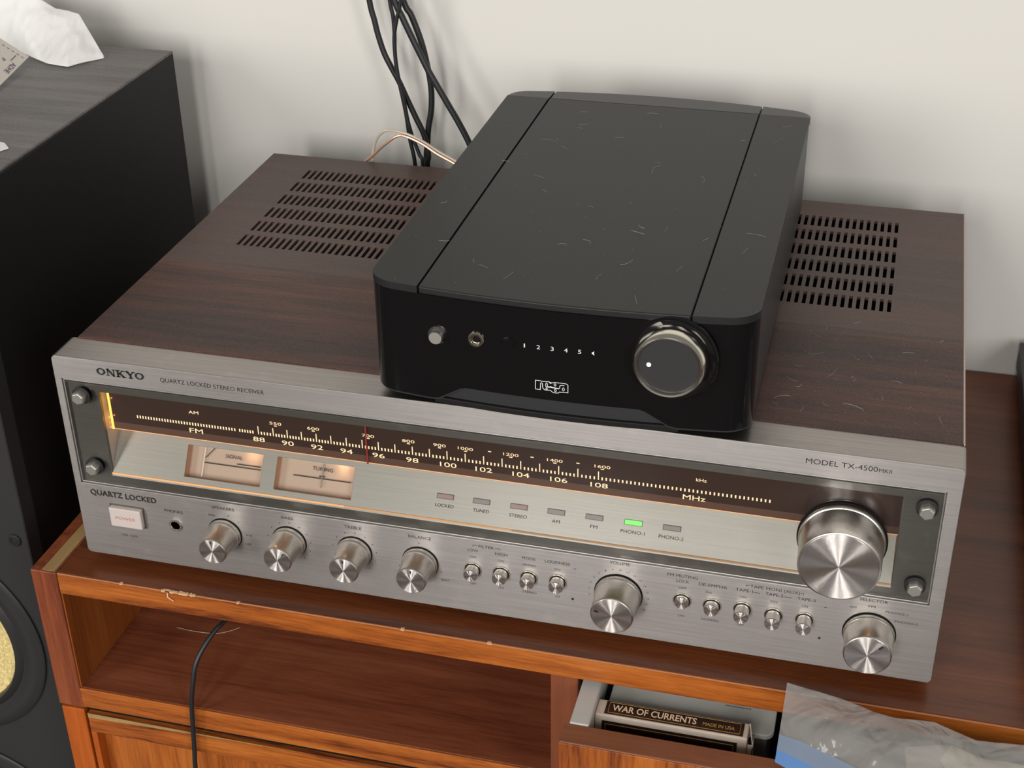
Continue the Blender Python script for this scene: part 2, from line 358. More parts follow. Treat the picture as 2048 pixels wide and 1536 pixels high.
def text_mesh(items, fn, bold=0.0, outline=0.0, spacing=1.0):
    """items: (string, u0, u1, v_baseline, cap height)"""
    global CAPH
    if CAPH is None: CAPH = max(v[1] for v in glyphs('H')[0])
    V = []; F = []
    for it in items:
        s, u0, u1, v0, h = it[:5]
        vs, fs = glyphs(s, bold, outline, spacing)
        a = min(p[0] for p in vs); b = max(p[0] for p in vs); n = len(V)
        sx = (u1-u0)/(b-a)
        V += [fn(u0+(p[0]-a)*sx, v0+p[1]*h/CAPH) for p in vs]
        F += [tuple(i+n for i in q) for q in fs]
    return V, F
def text(name, items, fn, mat, parent, **k):
    V, F = text_mesh(items, fn, **k); return tag(link(name, V, F, mat, parent, smooth='flat_open'), None, None, None, 'stuff')

# ------------------------------------------------------------------ the setting
TZ = -.008                                             # top of the cabinet
WY = .411
o = box('wall_back', -2.2, 2.6, WY, WY+.1, -.75, 1.9, m_wall); tag(o, None, None, None, 'structure')
o = box('floor', -2.2, 2.6, -2.9, WY, -.80, -.75, m_floor); tag(o, None, None, None, 'structure')

# ------------------------------------------------------------------ cabinet
FY = -.018
cab = empty('cabinet', (.35, .19, -.75), 'orange-brown teak cabinet with an open shelf and a pulled-out drawer, under the stereo receiver', 'cabinet')
CX0, CX1 = -.0355, .98
# the table top: slab with a separate front edge lipping
o = box('table_top', -.0155, CX1-.02, FY+.0012, WY-.002, -.0255, TZ, m_top, cab, bevel=.0005)
o = box('front_edge', -.0155, CX1-.02, FY-.0003, FY+.0012, -.0255, TZ-.0002, m_edgew, cab, bevel=.0005); tag(o, 'bright orange front edge of the cabinet top')
tag(box('pale_arris', -.0150, CX1-.021, FY-.0005, FY+.0002, TZ-.0006, TZ+.00005, plain('pale_arris_wood', (.52, .22, .10), .5), cab), 'pale line along the front edge of the top')  # separate pale strip laid along the arris
# worn pale chips on the edge
rn = random.Random(3); mb = MB()
for cx_, wd in ((.033, .0012), (.0655, .0030), (.0700, .0045), (.0785, .0035), (.0850, .0022), (.118, .001), (.232, .0012), (.29, .0016)):
    pts = [(cx_+wd*(-1+2*i/7), FY-.0006, TZ-.0005-rn.random()*.0009) for i in range(8)]
    v = [(p[0], FY-.0007, TZ+.0001) for p in pts]+[(p[0], FY-.0007, p[2]) for p in pts]+[(p[0], FY+.0014*rn.random()+.0004, TZ+.0002) for p in pts]
    f = [(i, i+1, 9+i, 8+i) for i in range(7)]+[(i, 16+i, 17+i, i+1) for i in range(7)]; mb.add(v, f)
mb.add([(.0668, FY-.0011, TZ-.0008), (.0678, FY-.0011, TZ-.001), (.0675, FY-.0011, TZ-.0042), (.0712, FY-.0015, TZ-.0062), (.0712, FY-.0015, TZ-.0073), (.0664, FY-.0011, TZ-.0050)], [(0, 1, 2, 5), (2, 3, 4, 5)])
o = mb.build('chipped_veneer', plain('bare_chipped_wood', (.70, .42, .22), .6), cab, smooth='flat_open'); tag(o, 'pale chips along the front edge of the top', kind='stuff')
# left side panel, with its bare strip on top
o = box('side_panel', CX0, -.0160, FY-.0004, WY-.002, -.1295, TZ-.0002, m_side, cab, bevel=.0008)
v = [(-.0265, FY+.001, TZ+.0001), (-.0172, FY+.0012, TZ+.0001), (-.0172, .09, TZ+.0001), (-.0185, .09, TZ+.0001), (-.0262, .012, TZ+.0001)]
v = [(-.0270, FY+.0008, TZ), (-.0172, FY+.0008, TZ), (-.0172, .16, TZ), (-.0240, .16, TZ)]
o = link('worn_strip', v+[(a, b, c+.0003) for a, b, c in v], [(4, 5, 6, 7), (0, 1, 5, 4), (1, 2, 6, 5), (2, 3, 7, 6), (3, 0, 4, 7)], m_raw, cab); tag(o, 'pale bare strip along the top of the side panel')
v = [(-.0155, FY+.002, -.1105), (-.0155, WY-.01, -.1105)]
box('inner_side', -.0160, -.0150, FY+.001, WY-.012, -.1110, -.0257, m_inner, cab)
# shelf
box('shelf', -.0162, .3480, FY+.0014, WY-.01, -.1285, -.1110, m_shelf, cab, bevel=.0004)
o = box('shelf_edge', -.0162, .3480, FY-.0003, FY+.0014, -.1285, -.1112, m_edgew, cab, bevel=.0004)
box('back_panel', CX0+.002, CX1-.002, WY-.012, WY-.004, -.73, -.03, m_shelf, cab)
box('divider', .3290, .3468, FY+.0030, WY-.012, -.34, -.0257, wood('teak_divider', [(.3, (.10, .024, .010)), (.55, (.19, .050, .018)), (.75, (.25, .075, .03))], 'Z', .9, .42, offs=12), cab, bevel=.0006)
box('side_panel', CX1-.02, CX1, FY, WY-.002, -.75, TZ, m_side, cab, bevel=.0006)
# lower carcass: stile + framed door
box('side_panel', -.0345, -.0165, FY-.0002, WY-.002, -.75, -.1318, m_stile, cab, bevel=.0008)
box('lower_rail', -.0165, .3290, FY+.004, FY+.02, -.1345, -.1287, m_dark, cab)
door = box('door', -.0145, .3270, FY+.0085, FY+.014, -.72, -.1500, m_door, cab)
for nm, a in (('door_rail', (-.0145, .3270, -.1525, -.1345)), ('door_stile', (-.0145, -.0098, -.72, -.1525)), ('door_stile', (.3150, .3270, -.72, -.1525))):
    o = box(nm, a[0], a[1], FY, FY+.0105, a[2], a[3], m_edgew if nm == 'door_rail' else m_stile, None, bevel=.0006); o.parent = door
o = link('worn_edge', [(-.0140, FY-.0004, -.1342), (.075, FY-.0004, -.1342), (.16, FY-.0004, -.1343), (.10, FY-.0004, -.1352), (.04, FY-.0004, -.1368), (-.0140, FY-.0004, -.1385)], [(0, 1, 2, 3, 4, 5)], m_raw, None, smooth='flat_open'); o.parent = door; tag(o, 'pale bare streak on the top rail of the door')
# drawer, pulled out about five centimetres
dr = box('drawer', .3468, .80, -.0695, -.0530, -.165, -.0304, m_dfront, cab, bevel=.0009); tag(dr, 'open drawer with a thick teak front and grey metal sides')
o = box('drawer_face', .3470, .7998, -.0703, -.0694, -.1648, -.0312, m_door, None, bevel=.0004); o.parent = dr
v, f = plate([.3497, .3620], [-.0530, .30], -.125, -.0300, [], lambda a, b, c: (a, b, c))
o = link('drawer_side', v, f, m_dgrey, None, bevel=.0012, seg=3); o.parent = dr
v, f = plate([.780, .7932], [-.0530, .30], -.125, -.0300, [], lambda a, b, c: (a, b, c))
o = link('drawer_side', v, f, m_dgrey, None, bevel=.0012, seg=3); o.parent = dr
o = box('drawer_floor', .3628, .7802, -.0530, .30, -.125, -.119, plain('drawer_floor_grey', (.10, .095, .09), .6), None); o.parent = dr

# ------------------------------------------------------------------ things in and on the drawer
cb = empty('card_box', (.4085, -.032, -.119), 'cream and black tuck box reading WAR OF CURRENTS, standing in the open drawer', 'box')
bx0, bx1, by0, by1, bz = .3622, .4568, -.0355, -.0216, -.0355
body = box('box_body', bx0, bx1, by0, by1, -.119, bz, m_card, cb, bevel=.0008)
o = box('top_label', bx0+.0055, bx1-.0030, by0+.0014, by1-.0012, bz-.0001, bz+.00025, m_cardblk, None); attach(o, cb)
mb = MB()
for (a, b, c, d) in ((bx0+.0075, bx1-.005, by0+.0027, by0+.0029), (bx0+.0075, bx1-.005, by1-.0021, by1-.0019), (bx0+.0075, bx0+.0077, by0+.0027, by1-.0019), (bx1-.0052, bx1-.005, by0+.0027, by1-.0019)): mb.box(a, b, c, d, bz+.0002, bz+.0004)
mb.build('label_border', m_gold, cb)
tp = lambda u, v: (u, v, bz+.00045)
text('lettering', [('WAR OF CURRENTS', bx0+.0098, bx0+.0625, by0+.0048, .0052)], tp, m_cardtxt, cb, bold=.018)
text('lettering', [('MADE IN USA', bx0+.0665, bx1-.0085, by0+.0052, .0028)], tp, m_gold, cb, bold=.008)
o = box('front_label', bx0+.0045, bx1-.0060, by0-.0003, by0+.0001, -.115, bz-.0045, m_cardblk, None); attach(o, cb)
mb = MB()
mb.box(bx0+.0065, bx1-.008, by0-.0005, by0-.0003, bz-.0068, bz-.0065); mb.box(bx0+.0065, bx0+.0068, by0-.0005, by0-.0003, -.10, bz-.0065); mb.box(bx1-.0083, bx1-.008, by0-.0005, by0-.0003, -.10, bz-.0065)
mb.build('label_border', m_gold, cb)
# open end flap
v = [(bx1, by0, -.075), (bx1, by0, bz-.0003), (bx1+.0030, by0-.0005, bz-.004), (bx1+.0030, by0-.0005, -.075), (bx1, by1, bz-.0003), (bx1+.0030, by1-.008, bz-.004)]
mbf = MB(); mbf.add([(bx1-.0003, by1, bz), (bx1+.0004, by1, bz), (bx1+.0040, by0+.0005, bz-.006), (bx1+.0032, by0+.0003, bz-.006)], [(0, 1, 2, 3)]); mbf.box(bx1+.0004, bx1+.0036, by0-.0002, by0+.0004, -.10, bz-.0045)
mbf.box(bx1+.0031, bx1+.0036, by0-.0002, by1-.004, -.10, bz-.0062)
mbf.build('end_flap', m_card, cb)

lf = empty('booklet', (.415, .01, -.119), 'pale grey booklet with rounded corners and small print lying behind the tuck box', 'booklet')
v = []; cr = .006; X0, X1, Y0, Y1 = .3665, .4715, -.0195, .055
for (cx_, cy_, a0) in ((X1-cr, Y0+cr, -90), (X1-cr, Y1-cr, 0), (X0+cr, Y1-cr, 90), (X0+cr, Y0+cr, 180)):
    for k in range(7): a = math.radians(a0+15*k); v.append((cx_+cr*math.cos(a), cy_+cr*math.sin(a), -.045))
n = len(v); v2 = [(a, b, -.049) for a, b, c in v]
link('cover', v+v2, [tuple(range(n)), tuple(range(n, 2*n))]+[(i, (i+1) % n, n+(i+1) % n, n+i) for i in range(n)], m_paper, lf, bevel=.0006)
rn = random.Random(5); mb = MB()
for (ux, n_) in ((.386, 4), (.411, 5), (.447, 5)):
    for k in range(n_):
        wd = .010+rn.random()*.009; y0 = .0205-k*.0030-(ux-.386)*.12; x = ux-wd/2
        while x < ux+wd/2:
            q = .0006+rn.random()*.0012; mb.box(x, x+q, y0, y0+.0007, -.04502, -.04490); x += q+.0004
tag(mb.build('small_print', m_grey, lf), kind='stuff', label=None)
box('pages', X0+.004, X1-.004, Y0+.004, Y1-.004, -.1185, -.0490, plain('stacked_grey_leaves', (.20, .20, .185), .7), lf)

bag = empty('plastic_bag', (.56, -.045, -.03), 'crumpled clear zip bag with a blue seal lying over the open drawer edge', 'bag')
far = [(.4765, -.0215, .0015), (.4920, -.0235, .0005), (.5080, -.0262, .0005), (.5275, -.0335, .0003), (.5405, -.0352, .0), (.5630, -.0335, .0), (.5750, -.0385, .0), (.5855, -.0430, .0), (.6125, -.0410, .0), (.645, -.045, -.001), (.69, -.045, -.002)]
near = [(x, -.0668-(x-.4755)*.46, -.0200-(x-.4755)*.05) for x in (.4755, .4930, .5120, .5320, .5470, .5700, .5830, .5950, .6230, .655, .695)]
def lerp_poly(P, t):
    s = t*(len(P)-1); i = min(int(s), len(P)-2); a = Vector(P[i]); b = Vector(P[i+1]); return a+(b-a)*(s-i)
NU, NV = 84, 26; rows = {}
def bagpt(i, j, top):
    a = lerp_poly(far, i/NU); b = lerp_poly(near, i/NU); s = j/NV; p = b+(a-b)*s
    e = min(1, 4*s*(1-s)*1.3)*min(1, i/6)
    nz = noise.noise(Vector((p.x*28, p.y*45, 1.3)))+.8*(1-2*abs(noise.noise(Vector((p.x*45+p.y*30, p.y*70-p.x*25, 4.1)))))*.6+.12*noise.noise(Vector((p.x*160, p.y*180, 2)))
    fl = min(1, max(.15, (s-.30)/.2)); nz *= fl; e *= .25+.75*fl
    if top: p.z += e*(.0045+.0035*nz)+.0008*nz*(1-e) + .0022*fl*max(0, noise.noise(Vector((p.x*30+2, p.y*30, 9))))
    else: p.z += -.0012*e
    return tuple(p)
for nm, top in (('top_film', True), ('bottom_film', False)):
    j0 = 9 if top else 0
    v = [bagpt(i, j, top) for j in range(j0, NV+1) for i in range(NU+1)]
    f = [(j*(NU+1)+i, j*(NU+1)+i+1, (j+1)*(NU+1)+i+1, (j+1)*(NU+1)+i) for j in range(NV-j0) for i in range(NU)]
    link(nm, v, f, m_bag, bag, smooth=True)
for nm, j0, j1, mt in (('zip_strip', 4, 9, m_zip2), ('zip_strip', 0, 4, m_zip)):
    v = [bagpt(i, j, True) for j in range(j0, j1+1) for i in range(NU+1)]
    f = [(j*(NU+1)+i, j*(NU+1)+i+1, (j+1)*(NU+1)+i+1, (j+1)*(NU+1)+i) for j in range(j1-j0) for i in range(NU)]
    tag(link(nm, v, f, mt, bag, smooth=True), 'blue zip seal strip' if mt is m_zip else 'paler blue strip beside the zip seal')
for (ux, uy) in ((.462, 0),): pass
v = [(lambda p: (p[0], p[1], p[2]-.0025-.0012*max(0, 48-i)*.8-.0015*abs(j-17)/6))(bagpt(i, j, True)) for j in range(11, 24, 2) for i in range(36, NU+1, 2)]
nw = len(range(36, NU+1, 2)); nh = len(range(11, 24, 2))
tag(link('contents', v, [(j*nw+i, j*nw+i+1, (j+1)*nw+i+1, (j+1)*nw+i) for j in range(nh-1) for i in range(nw-1)], plain('cream_contents', (.62, .58, .48), .6), bag, smooth=True), 'cream contents inside the clear bag')

# ------------------------------------------------------------------ cord over the shelf
tube_pts = [(.110, .10, -.040), (.1030, .05, -.0425), (.0922, .01, -.0494), (.0881, 0, -.0519), (.0832, -.010, -.0593), (.0792, -.018, -.070), (.0771, -.023, -.0868), (.0752, -.0240, -.100), (.0737, -.024, -.1162), (.0714, -.024, -.1451), (.0698, -.024, -.1629), (.069, -.024, -.20), (.070, -.024, -.30), (.074, -.024, -.55), (.080, -.030, -.742), (.110, -.060, -.7482), (.20, -.09, -.7482)]
tag(tube('power_cord', tube_pts, .0017, m_cable, res=10), 'black power cord hanging out over the open shelf of the cabinet', 'cord')

# ------------------------------------------------------------------ stereo receiver
rec = empty('stereo_receiver', (.28, .18, TZ), 'silver-faced vintage stereo receiver with a lit tuning dial and rosewood-look case', 'receiver')
W, H, T, D, HC = .5600, .1540, .0248, .3513, .1548
RX0, RX1, RZ0, RZ1 = .0051, .5516, .0578, .1372       # recess
WX0, WX1, WZ0, WZ1 = .0280, .5290, .0663, .1291       # window
def rrect(x0, x1, z0, z1, r, y, n=6):
    P = []
    for cx_, cz_, a0 in ((x1-r, z0+r, -90), (x1-r, z1-r, 0), (x0+r, z1-r, 90), (x0+r, z0+r, 180)):
        for k in range(n+1): a = math.radians(a0+90*k/n); P.append((cx_+r*math.cos(a), y, cz_+r*math.sin(a)))
    return P
bm = bmesh.new(); loops = []
for (a, b_, c, d, r, y) in ((0, W, 0, H, .0032, T), (0, W, 0, H, .0032, .0005), (.0002, W-.0002, .0002, H-.0002, .0031, .00015), (.0005, W-.0005, .0005, H-.0005, .0028, 0)):
    loops.append([bm.verts.new(p) for p in rrect(a, b_, c, d, r, y)])
for A_, B_ in zip(loops, loops[1:]):
    for i in range(len(A_)):
        j = (i+1) % len(A_); bm.faces.new((A_[i], A_[j], B_[j], B_[i]))
inn = []
for (g, y) in ((.0006, 0), (.0002, .0002), (0, .0008), (0, .0045)):
    inn.append([bm.verts.new(p) for p in ((RX0-g, y, RZ0-g), (RX1+g, y, RZ0-g), (RX1+g, y, RZ1+g), (RX0-g, y, RZ1+g))])
for A_, B_ in zip(inn, inn[1:]):
    for i in range(4):
        j = (i+1) % 4; bm.faces.new((A_[i], A_[j], B_[j], B_[i]))
bm.edges.index_update(); bm.edges.ensure_lookup_table()
es = []
for lp_ in (loops[-1], inn[0]):
    for i in range(len(lp_)):
        a, b_ = lp_[i], lp_[(i+1) % len(lp_)]; es.append(bm.edges.get((a, b_)))
bmesh.ops.triangle_fill(bm, edges=es, use_beauty=True)
me = bpy.data.meshes.new('faceplate'); bmesh.ops.recalc_face_normals(bm, faces=bm.faces); bm.to_mesh(me); bm.free(); me.materials.append(m_face)
fp = bpy.data.objects.new('faceplate', me); COL.objects.link(fp); attach(fp, rec)
# lip around recess, dark frame plate with the window
for i, (a, b_, c, d) in enumerate(((RX0, RX1, RZ0, RZ0+.0012), (RX0, RX1, RZ1-.0012, RZ1), (RX0, RX0+.0012, RZ0, RZ1), (RX1-.0012, RX1, RZ0, RZ1))):
    o = box('recess_edging', a, b_, .0008, .004, c, d, m_lip, rec, bevel=.0004)
v, f = plate([RX0, RX1], [RZ0, RZ1], .0026, .0050, [(WX0, WX1, WZ0, WZ1)], lambda a, b, c: (a, c, b))
frame = link('dial_frame', v, f, m_frame, rec, bevel=.0003); tag(frame, 'dark brushed plate around the dial window')
# window reveal walls
pw = lambda z: .002+.667*(z-.066)          # tilted silver panel
rv = MB()
y1 = .034
rv.add([(WX0, .005, WZ0), (WX0, y1, WZ0), (WX0, y1, WZ1), (WX0, .005, WZ1)], [(0, 1, 2, 3)])
rv.add([(WX1, .005, WZ0), (WX1, y1, WZ0), (WX1, y1, WZ1), (WX1, .005, WZ1)], [(0, 1, 2, 3)])
rv.add([(WX0, .005, WZ1), (WX0, y1, WZ1), (WX1, y1, WZ1), (WX1, .005, WZ1)], [(0, 1, 2, 3)])
rv.build('window_reveal', plain('silver_reveal', (.46, .43, .39), .45, .4), rec, smooth='flat_open')
bl = MB(); bl.add([(WX0, .003, WZ0), (WX1, .003, WZ0), (WX1, .0072, WZ0+.0012), (WX0, .0072, WZ0+.0012)], [(0, 1, 2, 3)])
# glass pane
gp = box('glass_pane', RX0+.0014, RX1-.0014, .0006, .0022, RZ0+.0014, RZ1-.0014, m_glass, rec, bevel=.0003); tag(gp, 'clear pane bolted over the tuning dial')
tag(MBX := box('pane_rim', RX0+.0014, RX1-.0014, .0005, .0010, RZ1-.0020, RZ1-.0014, m_frame, rec), None)
# silver dial panel (tilted) with two meter openings
TX = lambda a, b, c: (a, pw(b)+c*.832, b-c*.555)       # u=x, v=z, w=depth behind the panel
SM = (.0788, .1315, .0707, .0881); TM = (.1413, .1938, .0707, .0881)
v, f = plate([WX0, WX1], [.0655, .1080], 0, .0010, [SM, TM], TX)
link('dial_panel', v, f, m_panel, rec, bevel=.0002)
for k, (mx0, mx1, mz0, mz1) in enumerate((SM, TM)):
    mt = MB(); dpt = .0065
    mt.add([TX(a, b, c) for a in (mx0, mx1) for b in (mz0, mz1) for c in (.0008, dpt)], [(0, 1, 3, 2), (4, 6, 7, 5), (0, 4, 5, 1), (2, 3, 7, 6)])
    mw = mt.build('meter', m_meterwall, rec, smooth='flat_open'); tag(mw, ('signal' if k == 0 else 'tuning')+' meter lit from inside')
    o = link('meter_card', [TX(mx0, mz0, dpt), TX(mx1, mz0, dpt), TX(mx1, mz1, dpt), TX(mx0, mz1, dpt)], [(0, 1, 2, 3)], m_meter, None, smooth='flat_open'); o.parent = mw; o.matrix_parent_inverse = Matrix.Identity(4)
    ln = MB(); wq = mx1-mx0
    def seg(x0, x1, z, h=.0005, d=dpt-.0012): ln.add([TX(x0, z, d), TX(x1, z, d), TX(x1, z+h, d), TX(x0, z+h, d)], [(0, 1, 2, 3)])
    d0 = dpt-.0012
    if k == 0:
        seg(mx0+.010, mx1-.003, mz0+.0085)
        seg(mx0+.033, mx1-.003, mz0+.0100)
        ln.add([TX(mx0+.0105, mz0+.0115, d0), TX(mx0+.0110, mz0+.0113, d0), TX(mx0+.0167, mz0+.0172, d0), TX(mx0+.0162, mz0+.0174, d0)], [(0, 1, 2, 3)])
    else:
        seg(mx0+.010, mx1-.003, mz0+.0085); seg(mx0+.0275, mx0+.0315, mz0+.0096, .0006)
    o = tag(ln.build('meter_marks', m_black, None, smooth='flat_open'), kind='stuff', label=None); o.parent = mw
    V, F = text_mesh([(('SIGNAL', 'TUNING')[k], mx0+.0245-(.002*k), mx0+.0365, mz0+.0128, .0019)], lambda a, b: TX(a, b, d0)); o = link('meter_lettering', V, F, m_black, None, smooth='flat_open'); o.parent = mw
    nx = mx0+.0098 if k == 0 else mx0+.0296
    ln = MB(); ln.add([TX(nx, mz0+.001+.0028*k, d0-.001), TX(nx+.0007, mz0+.001+.0028*k, d0-.001), TX(nx+.0009, mz1-.0006, d0-.001), TX(nx+.0002, mz1-.0006, d0-.001)], [(0, 1, 2, 3)])
    o = ln.build('needle', plain('pale_needle', (.75, .66, .56), .5) if k == 0 else plain('grey_needle', (.22, .18, .15), .5), None, smooth='flat_open'); o.parent = mw
    # a small bulb behind the top right corner of each meter
    l = bpy.data.lights.new('meter_bulb', 'POINT'); l.energy = .0013; l.color = GLOW; l.shadow_soft_size = .0005
    lo = bpy.data.objects.new('meter_bulb', l); COL.objects.link(lo); lo.location = TX(mx1-.009, mz1-.0012, .0018); attach(lo, rec)
# smoked dial scale
SY = .0085
sca = box('dial_scale', .0318, WX1, SY, .0110, .1040, WZ1, m_scale, rec); tag(sca, 'smoked dark strip of the tuning dial')
o = box('scale_reflection', .0318, WX1, SY, .0110, .0990, .1040, m_scale2, None); o.parent = sca  # lighter brown paints the reflection at the foot of the dial glass
o = box('scale_edge', WX0, WX1, SY+.0002, .0110, .0983, .0990, m_edge2, None); o.parent = sca; tag(o, 'warm glowing lower edge of the dial strip')
o = box('lit_edge', .0303, .0318, SY-.0004, .0110, .0983, WZ1, m_edge, None); o.parent = sca; tag(o, 'bright yellow lit end of the dial strip')
sf = lambda a, b: (a, SY-.00015, b)
FMX = [0.1338, 0.1439, 0.1534, 0.163, 0.1729, 0.1826, 0.1928, 0.2033, 0.2139, 0.2247, 0.236, 0.247, 0.2583, 0.2699, 0.2816, 0.2932, 0.3049, 0.3167, 0.3285, 0.3403, 0.3529]
tk = MB()
def tick(x, h, wd=.00055, z=.1092): tk.add([(x-wd/2, SY-.0002, z), (x+wd/2, SY-.0002, z), (x+wd/2, SY-.0002, z+h), (x-wd/2, SY-.0002, z+h)], [(0, 1, 2, 3)])
for i, x in enumerate(FMX):
    tick(x, .0060, .0006)
    if i < 20:
        for k in range(1, 5): tick(x+(FMX[i+1]-x)*k/5, .0021, .00085)
for k in range(36): tick(.0499+k*(.1176-.0499)/35, .0021, .00085)
for k in range(6): tick(.1210+k*.0018, .0021, .00085)
for k in range(41): tick(.3552+k*(.4549-.3552)/40, .0021, .00085)
for x in (.2855, .3120, .3403): tk.add([(x-.0010, SY-.0002, .1188), (x+.0010, SY-.0002, .1188), (x+.0010, SY-.0002, .1194), (x-.0010, SY-.0002, .1194)], [(0, 1, 2, 3)])
for x in (.1460, .1713, .2075, .2337, .2537, .2702, .2988, .3261, .3552): tk.add([(x-.0010, SY-.0002, .1167), (x+.0010, SY-.0002, .1167), (x+.0010, SY-.0002, .1173), (x-.0010, SY-.0002, .1173)], [(0, 1, 2, 3)])
o = tag(tk.build('dial_marks', m_numer, None, smooth='flat_open'), None, None, None, 'stuff'); o.parent = sca
it = []
for s, x, z in [('88', 0.1336, 0), ('90', 0.1532, 0), ('92', 0.1728, 0), ('94', 0.1925, 0), ('96', 0.2136, 0), ('98', 0.2356, 0)]: it.append((s, x-.0040, x+.0040, .1037, .0032))
for s, x in [('100', 0.2588), ('102', 0.2815), ('104', 0.3049), ('106', 0.3285), ('108', 0.3534)]: it.append((s, x-.0053, x+.0053, .1037, .0032))
for s, x in [('550', 0.1460), ('600', 0.1713), ('700', 0.2075), ('800', 0.2337), ('900', 0.2537)]: it.append((s, x-.0040, x+.0040, .1178, .0020))
for s, x in [('1000', 0.2702), ('1200', 0.2988), ('1400', 0.3261), ('1600', 0.3552)]: it.append((s, x-.0048, x+.0048, .1178, .0020))
it += [('AM', .0867, .0936, .1179, .0023), ('FM', .0857, .0950, .1036, .0034), ('MHz', .4040, .4175, .1036, .0034), ('kHz', .4113, .4176, .1174, .0022)]
V, F = text_mesh(it, sf); o = tag(link('dial_numerals', V, F, m_numer, None, smooth='flat_open'), None, None, None, 'stuff'); o.parent = sca
nd = box('tuning_needle', .2064, .2074, .0060, .0066, .0995, WZ1, m_needle, rec)
# indicator lamps on the silver panel
IND = [(.2553, 'LOCKED', .2494, .2614, 1), (.2788, 'TUNED', .2740, .2844, 0), (.3028, 'STEREO', .2973, .3086, 1), (.3265, 'AM', .3244, .3294, 0), (.3504, 'FM', .3485, .3530, 0), (.3746, 'PHONO-1', .3674, .3822, 2), (.3982, 'PHONO-2', .3908, .4059, 0)]
for x, s, a, b_, c in IND:
    v, f = plate([x-.0052, x+.0052], [.0783, .0806], -.0006, .0, [], TX)
    mtl = (m_led_off, m_led_red, m_led_on)[c]
    o = link('indicator_lamp', v, f, mtl, rec, bevel=.0002)
    if c == 2: tag(o, 'lit green indicator lamp')
    elif c == 1: tag(o, 'unlit dull red indicator lamp')
    v, f = plate([x-.0056, x+.0056], [.0780, .0809], -.0001, .0, [], TX); o2 = link('lamp_surround', v, f, plain('grey_outline', (.12, .11, .10), .5) if x == .2553 else bpy.data.materials['grey_outline'], None); o2.parent = o
    o2.matrix_parent_inverse = Matrix.Translation(-wloc(rec)) @ Matrix.Translation(wloc(rec))
text('panel_lettering', [(s, a, b_, .0738, .0017) for x, s, a, b_, c in IND], lambda a, b: TX(a, b, -.0002), m_black, rec)
for lz, e in ((.120, .00035), (.107, .00035)):  # added point lights standing in for the glow of the lit strip end
    l = bpy.data.lights.new('edge_fill', 'POINT'); l.energy = e; l.color = (1.0, .42, .12); l.shadow_soft_size = .0005
    lo = bpy.data.objects.new('edge_fill', l); COL.objects.link(lo); lo.location = (.0312, .0058, lz); attach(lo, rec)
# festoon lamps hidden behind the dial strip light the silver panel from above
for lx, e in ((.036, .0042), (.075, .0022), (.150, .0016), (.515, .0035)):
    l = bpy.data.lights.new('dial_bulb', 'POINT'); l.energy = e; l.color = (1.0, .45, .16); l.shadow_soft_size = .0005
    lo = bpy.data.objects.new('dial_bulb', l); COL.objects.link(lo); lo.location = (lx, .0150, .1010); attach(lo, rec)
for a, b_, e in ((WX0, .19, .75), (.19, .30, .42), (.30, WX1, .13)):  # emission fading to the right stands in for bulb light on the ledge
    tag(box('lit_ledge', a, b_, .00225, .0026, .0664, .0676, plain('ledge_painted_glow_%d' % int(e*100), (.35, .20, .11), .5, emit=(1.0, .48, .18), es=e), rec), 'thin warm line of painted lamp glow under the dial panel')
# printed legends on the faceplate
ff = lambda a, b: (a, -.00012, b)
R1, R2, R3, R4 = .0521, .0482, .0433, .0221
big = [('SPEAKERS', .0984, .1141, R1), ('BASS', .1470, .1550, R1), ('TREBLE', .1902, .2017, R1), ('BALANCE', .2331, .2481, R1), ('FILTER', .2792, .2891, R1), ('LOW', .2720, .2789, R2), ('HIGH', .2898, .2978, R2),
       ('MODE', .3072, .3158, R2), ('LOUDNESS', .3218, .3378, R2), ('VOLUME', .3627, .3750, .0548), ('FM MUTING', .3983, .4169, R1), ('LOCK', .4040, .4118, R2), ('DE-EMPHA', .4177, .4348, R2),
       ('TAPE MONI (AUX)', .4484, .4779, R1), ('TAPE-1', .4400, .4502, R2), ('TAPE-2', .4577, .4684, R2), ('TAPE-3', .4767, .4873, R2), ('SELECTOR', .5125, .5287, .0547), ('PHONES', .0634, .0767, .0438)]
sm = [('ON', .0951, .0997, .0458), ('A+B', .1202, .1247, .0336), ('OFF', .1192, .1235, .0262), ('ON  OFF', .0279, .0407, .0183), ('RIGHT', .2537, .2591, .0215), ('ON', .2734, .2773, R3), ('OFF', .2731, .2769, R4), ('ON', .2916, .2955, R3), ('OFF', .2916, .2954, R4), ('MONO', .3077, .3158, R3),
      ('STEREO', .3072, .3164, R4), ('ON', .3278, .3316, R3), ('OFF', .3284, .3316, R4), ('OFF', .4055, .4103, R3), ('ON', .4060, .4099, R4), ('25\u00b5s', .4218, .4258, R3), ('NORMAL', .4206, .4316, R4), ('ON', .4427, .4466, R3), ('OFF', .4423, .4465, R4), ('ON', .4609, .4651, R3), ('ON', .4796, .4832, R3),
      ('AM', .5072, .5111, .0481), ('FM', .5179, .5219, .0504), ('PHONO-1', .5280, .5408, .0481), ('PHONO-2', .5342, .5472, .0421)]
for k in range(3, 19):
    a = math.radians(190-(k-3)*(220/15)); cx_, cz_ = .3685+.0186*math.cos(a), .0321+.0186*math.sin(a); wd = .0009 if k < 10 else .0015
    sm.append((str(k), cx_-wd/2, cx_+wd/2, cz_-.0006, .0012))
text('lettering', [(*t, .0021) for t in big]+[(*t[:4], .0016 if len(t) < 5 else t[4]) for t in sm], ff, m_black, rec)
text('lettering', [('QUARTZ LOCKED STEREO RECEIVER', .0750, .1448, .1445, .0029)], ff, m_black, rec, bold=0.0)
text('lettering', [('MODEL TX-4500', .4733, .5130, .1452, .0034), ('MK\u2161' if False else 'MKII', .5136, .5207, .1452, .0026)], ff, m_black, rec, bold=.0)
